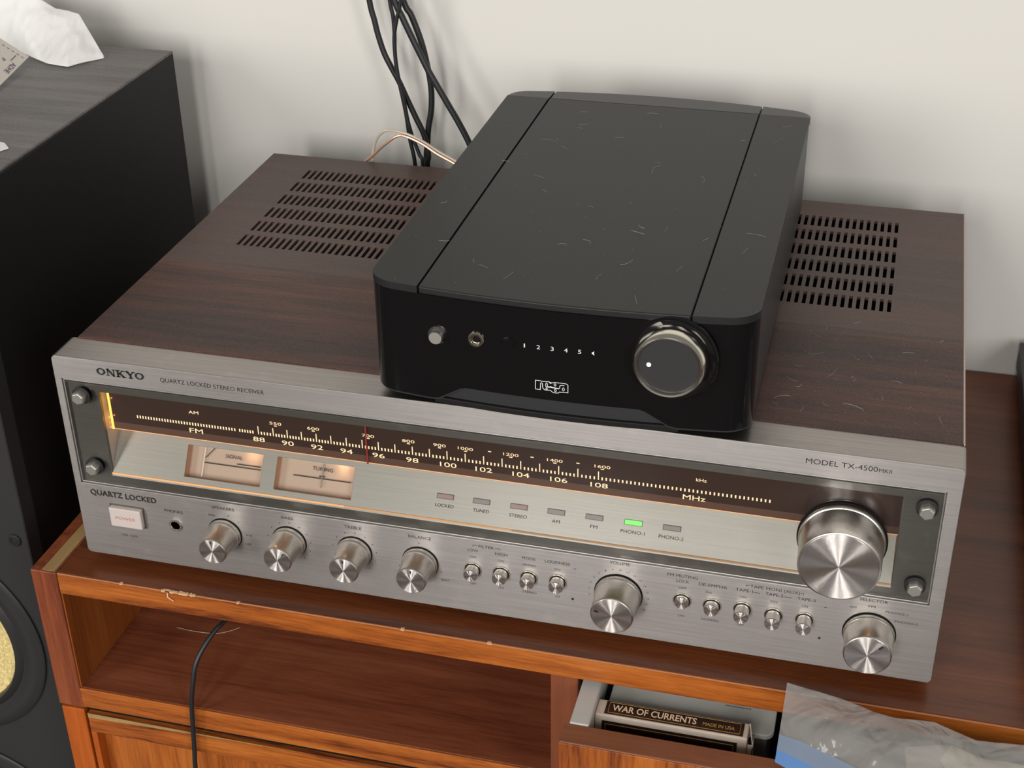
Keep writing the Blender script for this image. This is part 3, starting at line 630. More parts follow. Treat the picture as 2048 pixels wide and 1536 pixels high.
text('lettering', [('QUARTZ LOCKED', .0106, .0586, .0493, .0040)], ff, plain('outlined_ink', (.13, .125, .12), .5), rec, outline=.028, spacing=1.06)
text('lettering', [('POWER', .0285, .0430, .0345, .0024)], lambda a, b: (a, -.00412, b), m_dot, rec)
# ONKYO wordmark, slab letters drawn as strokes
mb = MB()
def stroke(pts, wd, z0=.1441, sx=.0329/4.9, x0=.0312, sz=.0048):
    for (a, b), (c, d) in zip(pts, pts[1:]):
        A = Vector((x0+a*sx, z0+b*sz)); B = Vector((x0+c*sx, z0+d*sz)); t = (B-A).normalized(); n = Vector((-t.y, t.x))*wd/2; A -= t*wd*.15; B += t*wd*.15
        q = [A+n, B+n, B-n, A-n]; mb.add([(p.x, -.00015, p.y) for p in q], [(0, 1, 2, 3)])
def ell(cx_, rx):
    ou = [(cx_+rx*math.cos(2*math.pi*i/28), .5+.52*math.sin(2*math.pi*i/28)) for i in range(28)]; inn = [(cx_+rx*.52*math.cos(2*math.pi*i/28), .5+.33*math.sin(2*math.pi*i/28)) for i in range(28)]
    P = [(.0312+a*.0329/4.9, -.00015, .1441+b*.0048) for a, b in ou+inn]; mb.add(P, [(i, (i+1) % 28, 28+(i+1) % 28, 28+i) for i in range(28)])
TH, SN = .00145, .0006
ell(.47, .47)
def N_(x):
    stroke([(x+.15, 0), (x+.15, 1)], SN*1.2); stroke([(x+.15, 1), (x+.78, 0)], TH); stroke([(x+.78, 0), (x+.78, 1)], SN*1.2); stroke([(x, .95), (x+.3, .95)], SN); stroke([(x+.0, .05), (x+.32, .05)], SN); stroke([(x+.62, .95), (x+.95, .95)], SN)
N_(1.02)
def K_(x):
    stroke([(x+.2, 0), (x+.2, 1)], TH); stroke([(x+.25, .42), (x+.75, 1)], SN*1.2); stroke([(x+.38, .58), (x+.82, 0)], TH); stroke([(x, .95), (x+.42, .95)], SN); stroke([(x, .05), (x+.42, .05)], SN); stroke([(x+.55, .95), (x+.95, .95)], SN); stroke([(x+.62, .05), (x+1.02, .05)], SN)
K_(2.03)
stroke([(3.15, 1), (3.52, .48)], TH); stroke([(3.52, .5), (3.86, 1)], SN*1.2); stroke([(3.52, .5), (3.52, 0)], TH); stroke([(2.98, .95), (3.36, .95)], SN); stroke([(3.68, .95), (4.02, .95)], SN); stroke([(3.32, .05), (3.72, .05)], SN)
ell(4.43, .47)
tag(mb.build('wordmark', m_black, rec, smooth='flat_open'), None, None, None, 'stuff')
mb = MB()
def dot(x, z, a=.0004, b=.0004): mb.add([(x-a, -.00013, z-b), (x+a, -.00013, z-b), (x+a, -.00013, z+b), (x-a, -.00013, z+b)], [(0, 1, 2, 3)])
for kx, kz, angs in ((.1056, .0331, (75, 45)), (.1509, .0343, (170, 140, 112, 85, 58, 32, 6, -20, -50)), (.1958, .0342, (170, 140, 112, 85, 58, 32, 6, -20, -50)), (.2400, .0336, (90, -20, 200))):
    for a in angs: dot(kx+.0150*math.cos(math.radians(a)), kz+.0150*math.sin(math.radians(a)), .00035, .00035)
for a, b_ in ((.3410, .0465), (.3397, .0228), (.4919, .0219), (.4935, .0455)): dot(a, b_, .0008 if b_ < .03 else .0008, .0008 if b_ < .03 else .00025)
for a0, a1, z in ((.2755, .2783, .0532), (.2899, .2930, .0532), (.4460, .4478, .0532), (.4782, .4800, .0532), (.4508, .4545, .0487), (.4690, .4733, .0487)): mb.box(a0, a1, -.00013, 0, z, z+.00025)
for a, z in ((.2755, .0522), (.2930, .0520), (.4460, .0523), (.4800, .0520)): mb.box(a-.00012, a+.00012, -.00013, 0, z, z+.0012)
tag(mb.build('printed_marks', m_black, rec, smooth='flat_open'), None, None, None, 'stuff')
# knobs
def knob(name, x, z, rb, re, L, ptr, lab=None, big=False):
    pr = [(rb*.9, 0), (rb*.98, .0002), (rb, .0008), (rb, .0030), (rb*.985, .0036), (rb*.955, .0040), (rb*.95, .0046), (rb*.965, .0052), (rb*.960, .0062)]
    pr += [(re*1.015, L*.45), (re, L-.0012), (re*.985, L-.0004), (re*.95, L)]
    k = lathe_obj(name, [(0, 0)]+pr+[(0, L)], (x, 0, z), m_knob_side, rec, 72)
    if lab: tag(k, lab)
    c = lathe_obj('cap', [(re*.955, L-.0001), (re*.93, L+.0003), (0, L+.00025)], (0, 0, 0), m_cap, None, 96, smooth='flat_open'); c.parent = k
    rg = lathe_obj('shade_ring', [(rb*1.04, 0.00005), (rb*1.04, .0004), (rb*.9, .0004)], (0, 0, 0), m_dark, None, 64, smooth='flat_open'); rg.parent = k  # dark ring paints the shade in the gap round the knob base
    if ptr is not None:
        a = math.radians(ptr); u = Vector((math.cos(a), math.sin(a))); n = Vector((-u.y, u.x)); wd = re*.045; q = [u*re*.62+n*wd, u*re*.84+n*wd, u*re*.84-n*wd, u*re*.62-n*wd]
        p = link('pointer', [(t.x, -L-.0005, t.y) for t in q], [(0, 1, 2, 3)], m_black, None, smooth='flat_open'); p.parent = k
    return k
knob('knob', .1056, .0331, .0115, .0096, .0205, 92, 'small silver knob under SPEAKERS')
knob('knob', .1510, .0345, .0115, .0096, .0210, 52, 'small silver knob under BASS')
knob('knob', .1959, .0342, .0115, .0098, .0210, 90, 'small silver knob under TREBLE')
knob('knob', .2402, .0336, .0117, .0098, .0200, 88, 'small silver knob under BALANCE')
knob('volume_knob', .3685, .0321, .0147, .0133, .0220, 168, 'medium silver volume knob')
knob('selector_knob', .5203, .0309, .0152, .0141, .0205, 45, 'medium silver selector knob')
knob('tuning_knob', .4982, .0962, .0249, .0234, .0270, None, 'large silver tuning knob over the dial glass')
# push buttons
for x, z, L in [(.2751, .0343, .0072), (.2937, .0345, .0072), (.3115, .0343, .0072), (.3301, .0348, .0072), (.4081, .0349, .0035), (.4264, .0343, .0056), (.4448, .0351, .0090), (.4635, .0340, .0095), (.4820, .0342, .0100)]:
    ring = lathe_obj('push_button', [(.0058, 0), (.0058, .0006), (.0056, .0009), (.0052, .0009), (.0050, .0005), (.0050, .0001)], (x, 0, z), m_knob, rec, 40)
    o = lathe_obj('button_well', [(.0050, .0002), (0, .0002)], (0, 0, 0), m_dark, None, 32, smooth='flat_open'); o.parent = ring
    o = lathe_obj('button_cap', [(.0044, 0), (.0044, L-.0004), (.0042, L), (0, L+.0002)], (0, 0, 0), m_cap, None, 48); o.parent = ring
    o2 = lathe_obj('button_stem', [(.0045, .0003), (.0045, L-.0006)], (0, 0, 0), m_knob, None, 40); o2.parent = ring
pb = box('power_button', .0243, .0472, -.0040, .001, .0282, .0430, m_power, rec, bevel=.0008, seg=3); tag(pb, 'rectangular white power button')
o = box('button_bezel', .0233, .0482, -.0005, .0005, .0272, .0440, m_frame, rec, bevel=.0002)
jk = lathe_obj('headphone_jack', [(.0047, 0), (.0047, .0008), (.0044, .0012), (.0034, .0012), (.0030, .0006), (.0029, -.004)], (.0703, 0, .0339), m_ring, rec, 40)
o = lathe_obj('jack_hole', [(.0030, -.0001), (0, -.0001)], (0, -.0001, 0), m_dark, None, 32, smooth='flat_open'); o.parent = jk
for x, z in ((.0174, .1268), (.0177, .0727), (.5424, .1252), (.5421, .0710)):
    bt = lathe_obj('hex_bolt', [(.0046, -.001), (.0046, .0050), (.0040, .0060), (0, .0060)], (x, 0, z), m_bolt, rec, 6, smooth=False, phase=.35, bevel=.0003)
    o = lathe_obj('washer', [(.0062, .0002), (.0062, .0010), (0, .0010)], (0, 0, 0), m_black, None, 32, smooth=True); o.parent = bt
# wooden case: vented top sheet, sides, inner chassis
CA, CB = .0063, .5584
holes = []
PX, SW, SD, RP = .00503, .0025, .0180, .02545
for r in range(6):
    ya = .1785+r*RP
    for i in range(24): holes.append((.0485+i*PX, .0485+i*PX+SW, ya, ya+SD))
    for i in range(17): holes.append((.5118-SW-i*PX, .5118-i*PX, ya, ya+SD))
v, f = plate([CA, CB], [T, D], HC-.0022, HC, holes, lambda a, b, c: (a, b, c))
top = link('case_top', v, f, m_case, rec); tag(top, 'rosewood-look top with two blocks of vent slots')
box('case_side', CA, CA+.012, T, D-.001, .004, HC-.0022, m_case, rec)
box('case_side', CB-.012, CB, T, D-.001, .004, HC-.0022, m_case, rec)
o = box('case_edge', CB-.0004, CB+.0006, T, D, HC-.0010, HC+.0001, plain('edge_highlight_paint', (.55, .42, .37), .5), rec); tag(o, 'pale highlight painted along the case edge')  # thin pale strip paints the highlight along the right case edge
box('rear_panel', CA, CB, D-.003, D-.001, .004, HC-.0022, m_dark, rec)
box('chassis', CA+.012, CB-.012, .040, D-.003, .003, .006, m_dark, rec)
# heat sinks and boards that show dimly through the slots
fins = MB()
for i in range(36): fins.box(.40+i*.0032, .4008+i*.0032, .17, .20, .02, .138)
fins.build('heat_sink', plain('dull_fins', (.10, .095, .09), .5, .5), rec)
for x in (.05, .50):
    for y in (.05, .31): box('foot', x-.012, x+.012, y-.012, y+.012, TZ, .003, m_rubber, rec)

# ------------------------------------------------------------------ compact amplifier on top
ZB = HC
amp = empty('compact_amplifier', (.329, .16, ZB), 'small black amplifier with a glossy front and round volume knob, standing on the receiver', 'amplifier')
AC, HW = .3291, .1121
def yfront(x):
    a = abs(x-AC)
    bow = -.0088+.70*min(a, .096)**2
    if a > .096: t = min((a-.096)/(HW-.096), 1); bow += .134*.016*t+.0135*(1-math.sqrt(max(0, 1-t*t)))
    return bow
def yrear(x):
    a = abs(x-AC); r = .3420-.9*min(a, .098)**2
    if a > .098: t = min((a-.098)/(HW-.098), 1); r -= .0023*t+.010*(1-math.sqrt(max(0, 1-t*t)))
    return r
def xs(x0, x1, n=40):
    base = [x0+(x1-x0)*i/n for i in range(n+1)]
    for s in (-1, 1):
        for k in range(14): base.append(AC+s*(.096+(HW-.096)*math.sin(math.pi/2*k/13)))
    return sorted(set(round(min(max(x, x0), x1), 6) for x in base))
def slab(name, x0, x1, f0, f1, z0, z1, mat, par, bevel=0, zf=None, smooth=False):
    X = xs(x0, x1); v = []; f = []
    for x in X:
        a, b = f0(x), f1(x)
        za, zb = (z1, z1) if zf is None else zf
        v += [(x, a, z0), (x, a, za), (x, b, zb), (x, b, z0 if zf is None else z0)]
    for i in range(len(X)-1):
        q = 4*i
        for a, b in ((0, 1), (1, 2), (2, 3), (3, 0)): f.append((q+a, q+b, q+4+b, q+4+a))
    f.append((0, 1, 2, 3)); e = 4*(len(X)-1); f.append((e, e+3, e+2, e+1))
    return link(name, v, f, mat, par, smooth=smooth, bevel=bevel, seg=3)
ZT = ZB+.0784
XA, XB = AC-HW, AC+HW; G1, G2 = .2492, .4053; GW = .0005; YS = .3165
slab('top_panel', G1+GW, G2-GW, lambda x: yfront(x)-.0005, lambda x: YS-.0005, ZT-.0045, ZT, m_satin, amp, bevel=.0009)
slab('top_strip', XA, G1-GW, lambda x: yfront(x)-.0005, lambda x: YS-.0005, ZT-.0045, ZT, m_satin, amp, bevel=.0009)
slab('top_strip', G2+GW, XB, lambda x: yfront(x)-.0005, lambda x: YS-.0005, ZT-.0045, ZT, m_satin, amp, bevel=.0009)
for a, b_ in ((XA, G1-GW), (G1+GW, G2-GW), (G2+GW, XB)):
    slab('rear_strip', a, b_, lambda x: YS+.0005, yrear, ZT-.006, ZT, m_satin2, amp, bevel=.0008, zf=(ZT-.0004, ZT-.0016))
slab('housing', XA+.0008, XB-.0008, lambda x: yfront(x)+.004, lambda x: yrear(x)-.001, ZB+.0052, ZT-.0030, m_satin2, amp)
# glossy bowed front with the raised lower edge
def zbot(x):
    p = [(XA, .1608), (.2545, .1608), (.2590, .1615), (.2725, .1700), (.2765, .1712), (.3780, .1712), (.3820, .1700), (.3955, .1618), (.4000, .1608), (XB, .1608)]
    for (a, b), (c, d) in zip(p, p[1:]):
        if a <= x <= c: return b+(d-b)*(x-a)/(c-a)
    return .1608
for nm, off, dz, th, mt, zt in (('front_panel', .0, 0, .004, m_gloss, ZT-.0047), ('front_trim', .0012, -.0016, .004, m_satin2, ZT-.010)):
    X = sorted(set(xs(XA, XB, 90)+[.2545, .2590, .2725, .2765, .3780, .3820, .3955, .4000])); v = []; f = []
    X = [x for x in X if XA+off*.5 <= x <= XB-off*.5]
    for x in X:
        y = yfront(x)+off; v += [(x, y, zbot(x)+dz), (x, y, zt), (x, y+th, zt), (x, y+th, zbot(x)+dz)]
    for i in range(len(X)-1):
        q = 4*i
        for a, b in ((0, 1), (1, 2), (2, 3), (3, 0)): f.append((q+a, q+b, q+4+b, q+4+a))
    f.append((0, 1, 2, 3)); e = 4*(len(X)-1); f.append((e, e+3, e+2, e+1))
    o = link(nm, v, f, mt, amp, smooth=True); tag(o, 'high-gloss black bowed front panel') if nm == 'front_panel' else None
slab('base', XA+.004, XB-.004, lambda x: yfront(x)+.0050, lambda x: yrear(x)-.002, ZB+.0022, ZB+.0170, m_blackside, amp, bevel=.0008)
slab('base_lip', .2560, .4010, lambda x: yfront(x)+.0016, lambda x: yfront(x)+.02, ZB+.0022, ZB+.0060, m_blackside, amp, bevel=.0006)
for x in (.235, .423):
    for y in (.04, .29): lathe_v = box('foot', x-.009, x+.009, y-.009, y+.009, ZB, ZB+.0024, m_rubber, amp)
ya = yfront(.26)
def fr(x, z): return (x, yfront(x), z)
pbz = lathe_obj('power_button', [(.0040, 0), (.0040, .0040), (.0037, .0045), (0, .0045)], fr(.2600, .2036), m_bolt, amp, 32); tag(pbz, 'small round metal power button')
o = lathe_obj('button_well', [(.0056, .0001), (.0056, .0004), (.0050, .0003), (0, .0001)], (0, 0, 0), m_satin2, None, 32); o.parent = pbz
jk = lathe_obj('headphone_jack', [(.0047, 0), (.0047, .0010), (.0043, .0015), (.0031, .0015), (.0027, .0009), (.0026, 0.0001), (0, .0001)], fr(.2838, .2048), m_ring, amp, 40)
o = lathe_obj('jack_hole', [(.0022, .0002), (0, .0002)], (0, 0, 0), m_dark, None, 24, smooth='flat_open'); o.parent = jk
lathe_obj('select_button', [(.0042, .0001), (.0042, .0005), (.0030, .0004), (.0028, .0008), (0, .0006)], fr(.3030, .2052), m_gloss, amp, 32)
ft = lambda a, b: (a, yfront(a)-.00015, b)
text('numerals', [(s, x-wd, x+wd, .2038, .0025) for s, x, wd in (('1', .3124, .00035), ('2', .3205, .0010), ('3', .3285, .0009), ('4', .3364, .0010), ('5', .3442, .0009))], ft, m_white, amp)
link('indicator', [ft(.3510, .2050), ft(.3524, .2062), ft(.3522, .2050), ft(.3526, .2036)], [(0, 1, 2), (0, 2, 3)], m_led_w, amp, smooth='flat_open')
# outlined wordmark
LX0, LX1, LZ0, LZ1 = .3187, .3377, .1776, .1834
mb = MB(); Wt = .00036
def lp(pts, close=False):
    P = pts+[pts[0]] if close else pts
    for (a, b), (c, d) in zip(P, P[1:]):
        A = Vector((LX0+a*(LX1-LX0), LZ0+b*(LZ1-LZ0))); B = Vector((LX0+c*(LX1-LX0), LZ0+d*(LZ1-LZ0))); t = (B-A).normalized(); n = Vector((-t.y, t.x))*Wt/2; A -= t*Wt*.3; B += t*Wt*.3
        mb.add([ft(p.x, p.y) for p in (A+n, B+n, B-n, A-n)], [(0, 1, 2, 3)])
lp([(0, 0), (0, 1), (.16, 1), (.20, .96), (.42, 1), (.47, .93), (.53, .93), (.58, 1), (.92, 1), (.97, .95), (1, .85), (1, 0), (.84, 0), (.78, -.05), (.75, .0), (.70, -.16), (.55, -.18), (.46, .05), (.30, .02), (.24, .14), (.22, .35), (.22, .72), (.19, .80), (.16, .72), (.15, 0), (0, 0)])
def oval(u, v, ru, rv): lp([(u+ru*math.cos(2*math.pi*k/14), v+rv*math.sin(2*math.pi*k/14)) for k in range(14)], True)
oval(.345, .60, .028, .24); oval(.345, .18, .022, .10); oval(.605, .73, .028, .13); oval(.615, .10, .026, .15); oval(.86, .33, .030, .17)
lp([(.375, .42), (.44, .44), (.47, .50), (.51, .42), (.60, .40), (.72, .36), (.745, .42), (.755, .70), (.80, .76), (.885, .76)]); lp([(.375, .375), (.47, .38), (.72, .32)])
lp([(.43, .93), (.47, .83), (.51, .93)])
tag(mb.build('wordmark', m_white, amp, smooth='flat_open'), None, None, None, 'stuff')
# volume knob
KX, KZ = .3952, .2058; ky = yfront(KX)
kn = lathe_obj('volume_knob', [(.0206, 0), (.0212, .0008), (.0211, .0040), (.0204, .0075), (.0194, .0100), (.0186, .0108), (.0176, .0106), (.0170, .0095), (.0169, .0085)], (KX, ky, KZ), m_ring, amp, 96); tag(kn, 'round metal-rimmed volume knob with a dark face')
o = lathe_obj('bezel', [(.0266, 0), (.0266, .0005), (.0258, .0014), (.0246, .0014), (.0236, .0006), (.0205, .0004), (0, .0004)], (0, 0, 0), m_gloss, None, 96); o.parent = kn
o = lathe_obj('knob_face', [(.0170, .0086), (0, .0086)], (0, 0, 0), m_knobdark, None, 64, smooth='flat_open'); o.parent = kn
o = lathe_obj('indicator_dot', [(.0013, .0087), (.0012, .0090), (0, .0091)], (-.0109, 0, -.0006), m_led_w, None, 24); o.parent = kn

# lint on the amplifier and on the case
def lint(name, n, x0, x1, y0, y1, z, lab, seed):
    rn = random.Random(seed); mb = MB()
    for k in range(n):
        x, y = x0+(x1-x0)*rn.random(), y0+(y1-y0)*rn.random(); a = rn.random()*6.28; cur = (rn.random()-.5)*.7; st = .0008+rn.random()*.0014; P = []
        for i in range(rn.randint(4, 8)):
            P.append((x, y, z+.00008)); x += st*math.cos(a); y += st*math.sin(a); a += cur+(rn.random()-.5)*.5
        v, f = tube(None, P, .00006+.00003*rn.random(), None, res=3); mb.add(v, f)
    for k in range(n*3):
        x, y = x0+(x1-x0)*rn.random(), y0+(y1-y0)*rn.random(); s = .00010+rn.random()*.00013
        mb.add([(x-s, y-s, z+.0001), (x+s, y-s, z+.0001), (x+s, y+s, z+.0001), (x-s, y+s, z+.0001)], [(0, 1, 2, 3)])
    o = mb.build(name, m_lint, None, smooth='flat_open'); return tag(o, lab, 'lint', None, 'stuff')
lint('lint', 42, .222, .436, .0, .31, ZT, 'pale hairs and dust scattered over the black amplifier lid', 4)
lint('lint', 26, .445, .55, .03, .17, HC, 'hairs and dust on the receiver top right of the amplifier', 9)
o = tube('hair_strand', [(.0222, .0598, -.1107), (.0354, .0589, -.1107), (.0531, .0602, -.1107), (.0628, .0656, -.1107), (.0685, .0712, -.1107)], .00016, m_clear, res=4); tag(o, 'curved pale hair lying on the cabinet shelf', 'hair')

# ------------------------------------------------------------------ cables in front of the wall
CY = .378
cables = {
 'A': [(.060, .95), (.060, .60), (0.072, .42), (0.083, 0.33), (0.0879, 0.2794), (0.0911, 0.2637), (0.0936, 0.2513), (0.0978, 0.2371), (0.1028, 0.2265), (0.1088, 0.215), (0.1146, 0.2015), (0.1214, 0.1859), (0.1283, 0.1703), (0.1313, 0.1533), (0.1298, 0.1403), (0.13, 0.08), (0.13, -0.004)],
 'B': [(.085, .95), (.085, .60), (0.097, .42), (0.103, 0.33), (0.1066, 0.2817), (0.1086, 0.2688), (0.109, 0.2554), (0.1085, 0.2419), (0.1091, 0.2284), (0.1111, 0.2138), (0.1133, 0.201), (0.1154, 0.1871), (0.1173, 0.1682), (0.1209, 0.1443), (0.122, 0.09), (0.122, -0.004)],
 'C': [(.070, .95), (.070, .60), (0.082, .42), (0.097, 0.33), (0.1115, 0.2831), (0.1172, 0.2703), (0.1238, 0.2556), (0.1304, 0.2418), (0.1371, 0.2279), (0.144, 0.2157), (0.1527, 0.2006), (0.1614, 0.1854), (0.1702, 0.1673), (0.1817, 0.1376), (0.19, 0.08), (0.19, -0.004)],
 'D': [(.080, .95), (.080, .60), (0.092, .42), (0.1, 0.33), (0.1141, 0.2795), (0.1199, 0.2683), (0.1249, 0.2553), (0.1289, 0.242), (0.1319, 0.2268), (0.1337, 0.2158), (0.1344, 0.2038), (0.1335, 0.1896), (0.1306, 0.1752), (0.129, 0.1607), (0.1281, 0.141), (0.134, 0.09), (0.136, -0.004)],
 'E': [(.105, .95), (.105, .60), (0.11699999999999999, .42), (0.124, 0.33), (0.1169, 0.2821), (0.1135, 0.2696), (0.1104, 0.2543), (0.1104, 0.2374), (0.1121, 0.2193), (0.1155, 0.2029), (0.1183, 0.1844), (0.1219, 0.1704), (0.1268, 0.1565), (0.1293, 0.1471), (0.128, 0.09), (0.129, -0.004)]}
labs = {'A': ('leftmost black cable hanging down the wall behind the receiver', .0024, .002), 'B': ('thin black cable hanging just right of the leftmost one behind the receiver', .0017, -.0025),
        'C': ('thick black cable slanting down behind the black amplifier', .0026, -.006), 'D': ('thick black cable that crosses the slanting one and drops straight behind the receiver', .0026, .0075), 'E': ('thin black cable twisting across its neighbours in the bunch behind the receiver', .0016, -.0075)}
for k, p in cables.items():
    lab, r, dy = labs[k]
    tag(tube('cable', [(a, CY+dy*(1 if i else 1), b) for i, (a, b) in enumerate(p)], r, m_cable, res=10), lab, 'cable')
sp = empty('speaker_wire', (.12, .362, .05), 'looped two-core speaker wire, one milky and one copper, behind the receiver', 'wire')
w1 = [(.0888, .13), (.0901, .1498), (.0919, .1635), (.0954, .1733), (.1025, .1801), (.1101, .1807), (.1213, .1788), (.1342, .1737), (.147, .1663), (.1617, .159), (.185, .148), (.20, .10)]
w2 = [(.065, .135), (.0805, .1494), (.0927, .1597), (.1038, .1702), (.1146, .1778), (.124, .1771), (.136, .172), (.1469, .1653), (.1616, .1581), (.185, .146), (.20, .098)]
tag(tube('milky_core', [(a, .3575, b) for a, b in w1], .00125, m_clear, sp, res=8), 'milky insulated core')
tag(tube('copper_core', [(a, .3545, b) for a, b in w2], .00110, m_copper, sp, res=8), 'copper coloured core')

# ------------------------------------------------------------------ floor-standing speaker on the left
spk = empty('floor_speaker', (-.185, .2, -.75), 'tall black floor-standing loudspeaker with yellow cones, left of the cabinet', 'speaker')
SX0, SX1, SY0, SZ = -.290, -.0779, .0575, .2335
box('enclosure', SX0, SX1, SY0, .3597, -.75, SZ-.0022, m_blackside, spk, bevel=.0012)
o = box('top_panel', SX0, SX1, SY0, .3597, SZ-.0024, SZ, m_blackash, spk, bevel=.0008); tag(o, 'dusty grey top of the loudspeaker')
bm = bmesh.new()
L0 = [bm.verts.new(p) for p in ((SX0, .0570, -.75), (SX1, .0570, -.75), (SX1, .0570, SZ), (SX0, .0570, SZ))]
L1 = [bm.verts.new(p) for p in ((SX0, .0428, -.75), (SX1, .0428, -.75), (SX1, .0428, SZ), (SX0, .0428, SZ))]
L2 = [bm.verts.new(p) for p in ((SX0+.0008, .0420, -.7492), (SX1-.0008, .0420, -.7492), (SX1-.0008, .0420, SZ-.0008), (SX0+.0008, .0420, SZ-.0008))]
for A_, B_ in ((L0, L1), (L1, L2)):
    for i in range(4): bm.faces.new((A_[i], A_[(i+1) % 4], B_[(i+1) % 4], B_[i]))
es = [bm.edges.get((L2[i], L2[(i+1) % 4])) for i in range(4)]
for cz_ in (-.141, -.352):
    c0 = [bm.verts.new((-.181+.0900*math.cos(2*math.pi*k/64), .0420, cz_+.0900*math.sin(2*math.pi*k/64))) for k in range(64)]
    c1 = [bm.verts.new((v_.co.x, .0565, v_.co.z)) for v_ in c0]
    for k in range(64): bm.faces.new((c0[k], c0[(k+1) % 64], c1[(k+1) % 64], c1[k]))
    es += [bm.edges.get((c0[k], c0[(k+1) % 64])) for k in range(64)]
bmesh.ops.triangle_fill(bm, edges=es, use_beauty=True)
me = bpy.data.meshes.new('baffle'); bmesh.ops.recalc_face_normals(bm, faces=bm.faces); bm.to_mesh(me); bm.free(); me.materials.append(m_baffle)
bf = bpy.data.objects.new('baffle', me); COL.objects.link(bf); attach(bf, spk)
for cz_ in (-.141, -.352):
    d = lathe_obj('driver', [(.0967, 0), (.0967, .0016), (.0945, .0030), (.0830, .0034), (.0800, .0022), (.0785, .0020), (.0765, .0040), (.0730, .0052), (.0725, .0048), (.0712, .0020), (.0708, -.001)], (-.181, .0419, cz_), m_driver, spk, 72)
    c = lathe_obj('cone', [(.0709, -.0005), (.045, -.0070), (.022, -.0125), (.018, -.0130)], (0, 0, 0), m_kevlar, None, 72); c.parent = d
    c = lathe_obj('phase_plug', [(.0185, -.0132), (.016, -.008), (.008, -.003), (0, -.001)], (0, 0, 0), m_driver, None, 40); c.parent = d
lathe_obj('grille_peg', [(.0052, 0), (.0052, .0010), (.0042, .0018), (.0030, .0018), (.0026, .0010), (0, .0012)], (-.0885, .0420, -.0360), m_rubber, spk, 32)

# crumpled tissue on the speaker top
def crumple(name, P, nu, nv, amp_, mat, seed, thick=.0012):
    """P = 4 rows of control points bilinear; makes a creased sheet"""
    v = []; f = []
    for j in range(nv+1):
        for i in range(nu+1):
            a = lerp_poly(P[0], i/nu); b = lerp_poly(P[1], i/nu); s = j/nv; p = a+(b-a)*s
            e = min(1, 6*s, 6*(1-s))*.8+.2
            n1 = 1.2*noise.noise(Vector((p.x*40+seed, p.y*25, p.z*22)))+.7*(1-2*abs(noise.noise(Vector((p.x*95+p.z*40, p.y*40+seed, p.z*50)))))*.6+.22*noise.noise(Vector((p.x*260, p.y*120, p.z*110)))
            p = p+Vector((0, -.55, .83))*amp_*n1*e
            v.append(tuple(p))
    f = [(j*(nu+1)+i, j*(nu+1)+i+1, (j+1)*(nu+1)+i+1, (j+1)*(nu+1)+i) for j in range(nv) for i in range(nu)]
    o = link(name, v, f, mat, None, smooth=True); so = o.modifiers.new('solid', 'SOLIDIFY'); so.thickness = .0004; return o
lowr = [(-.262, .335, .2365), (-.2294, .3478-.012, .2370), (-.205, .328, .2365), (-.1821, .3148, .2358), (-.160, .304, .2345), (-.1405, .3006, .2342), (-.132, .314, .2345), (-.1229, .3277, .2342)]
uppr = [(-.255, .352, .285), (-.2237, .352, .278), (-.204, .352, .276), (-.1905, .352, .2735), (-.1743, .352, .2640), (-.163, .352, .2630), (-.1542, .352, .2612), (-.1235, .3285, .2350)]
t = crumple('tissue', (lowr, uppr), 90, 54, .0030, m_tissue, 3.3); tag(t, 'crumpled white tissue lying on top of the loudspeaker', 'tissue')
# ticket leaning over the tissue
tk_ = empty('paper_ticket', (-.19, .28, SZ), 'cream paper ticket with dashed line and upside-down print, leaning on the tissue', 'ticket')
A = Vector((-.1749, .3024, .2400)); B = Vector((-.1636, .2394, .2360))
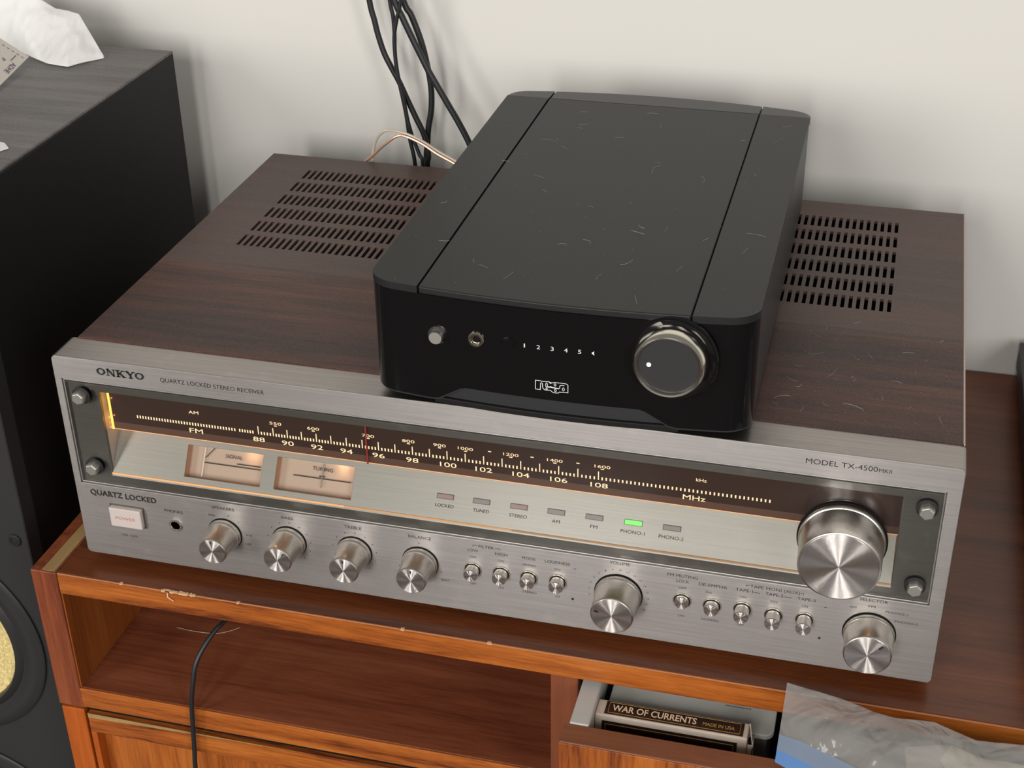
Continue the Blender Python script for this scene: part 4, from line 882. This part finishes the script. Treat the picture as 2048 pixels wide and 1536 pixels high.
# measured edge: right corner A, runs down-left to B and up-left behind the frame
C_ = Vector((-.1954, .2983, .2550))
ux = (C_-A).normalized(); uy = (B-A); uy = (uy-ux*uy.dot(ux)).normalized(); nn = ux.cross(uy).normalized()
if nn.z < 0: nn = -nn
Q = lambda a, b, c=0: tuple(A+ux*a+uy*b+nn*c)
link('ticket_sheet', [Q(0, 0), Q(.05, 0), Q(.05, .075), Q(0, .075)]+[Q(0, 0, -.0006), Q(.05, 0, -.0006), Q(.05, .075, -.0006), Q(0, .075, -.0006)], [(0, 1, 2, 3), (7, 6, 5, 4), (0, 4, 5, 1), (1, 5, 6, 2), (2, 6, 7, 3), (3, 7, 4, 0)], m_ticket, tk_)
mb = MB()
for k in range(12): mb.add([Q(.0020+k*.0042, .0066, .0002), Q(.0042+k*.0042, .0066, .0002), Q(.0042+k*.0042, .0073, .0002), Q(.0020+k*.0042, .0073, .0002)], [(0, 1, 2, 3)])
mb.build('dashed_line', m_purple, tk_, smooth='flat_open')
V, F = text_mesh([('ADHE', 0, .0185, 0, .0040)], lambda a, b: Q(.0058-b, .022+a, .0003)); link('lettering', V, F, m_purple, tk_, smooth='flat_open')
V, F = text_mesh([('P', 0, .0030, 0, .0034)], lambda a, b: Q(.0140-b, .024+a, .0003)); link('lettering', V, F, m_purple, tk_, smooth='flat_open')
link('rule_line', [Q(.0072, .010, .0002), Q(.0072, .021, .0002), Q(.0080, .021, .0002), Q(.0080, .010, .0002)], [(0, 1, 2, 3)], m_grey, tk_, smooth='flat_open')
# small scrap nearer the front
v = [(-.135, .150, .2338), (-.100, .140, .2338), (-.0925, .1325, .2338), (-.0970, .1235, .2338), (-.130, .115, .2338)]
o = link('paper_scrap', v+[(a, b, c+.0008) for a, b, c in v], [(0, 1, 2, 3, 4), (5, 6, 7, 8, 9)]+[(i, (i+1) % 5, 5+(i+1) % 5, 5+i) for i in range(5)], m_tissue, None); tag(o, 'small white paper scrap at the front of the loudspeaker top', 'paper')

# ------------------------------------------------------------------ black device at the right edge
dv = empty('black_device', (.80, .20, TZ), 'low black audio device on the cabinet top at the right edge', 'audio device')
box('top_cover', .6190, 1.0-.05, .02, .400, .0240, .0275, m_device, dv, bevel=.0008)
box('body', .6195, .9495, .0205, .399, .0050, .0242, m_devside, dv)
for x in (.645, .92):
    for y in (.06, .36): lathe_ = box('foot', x-.012, x+.012, y-.012, y+.012, TZ, .0052, m_rubber, dv)
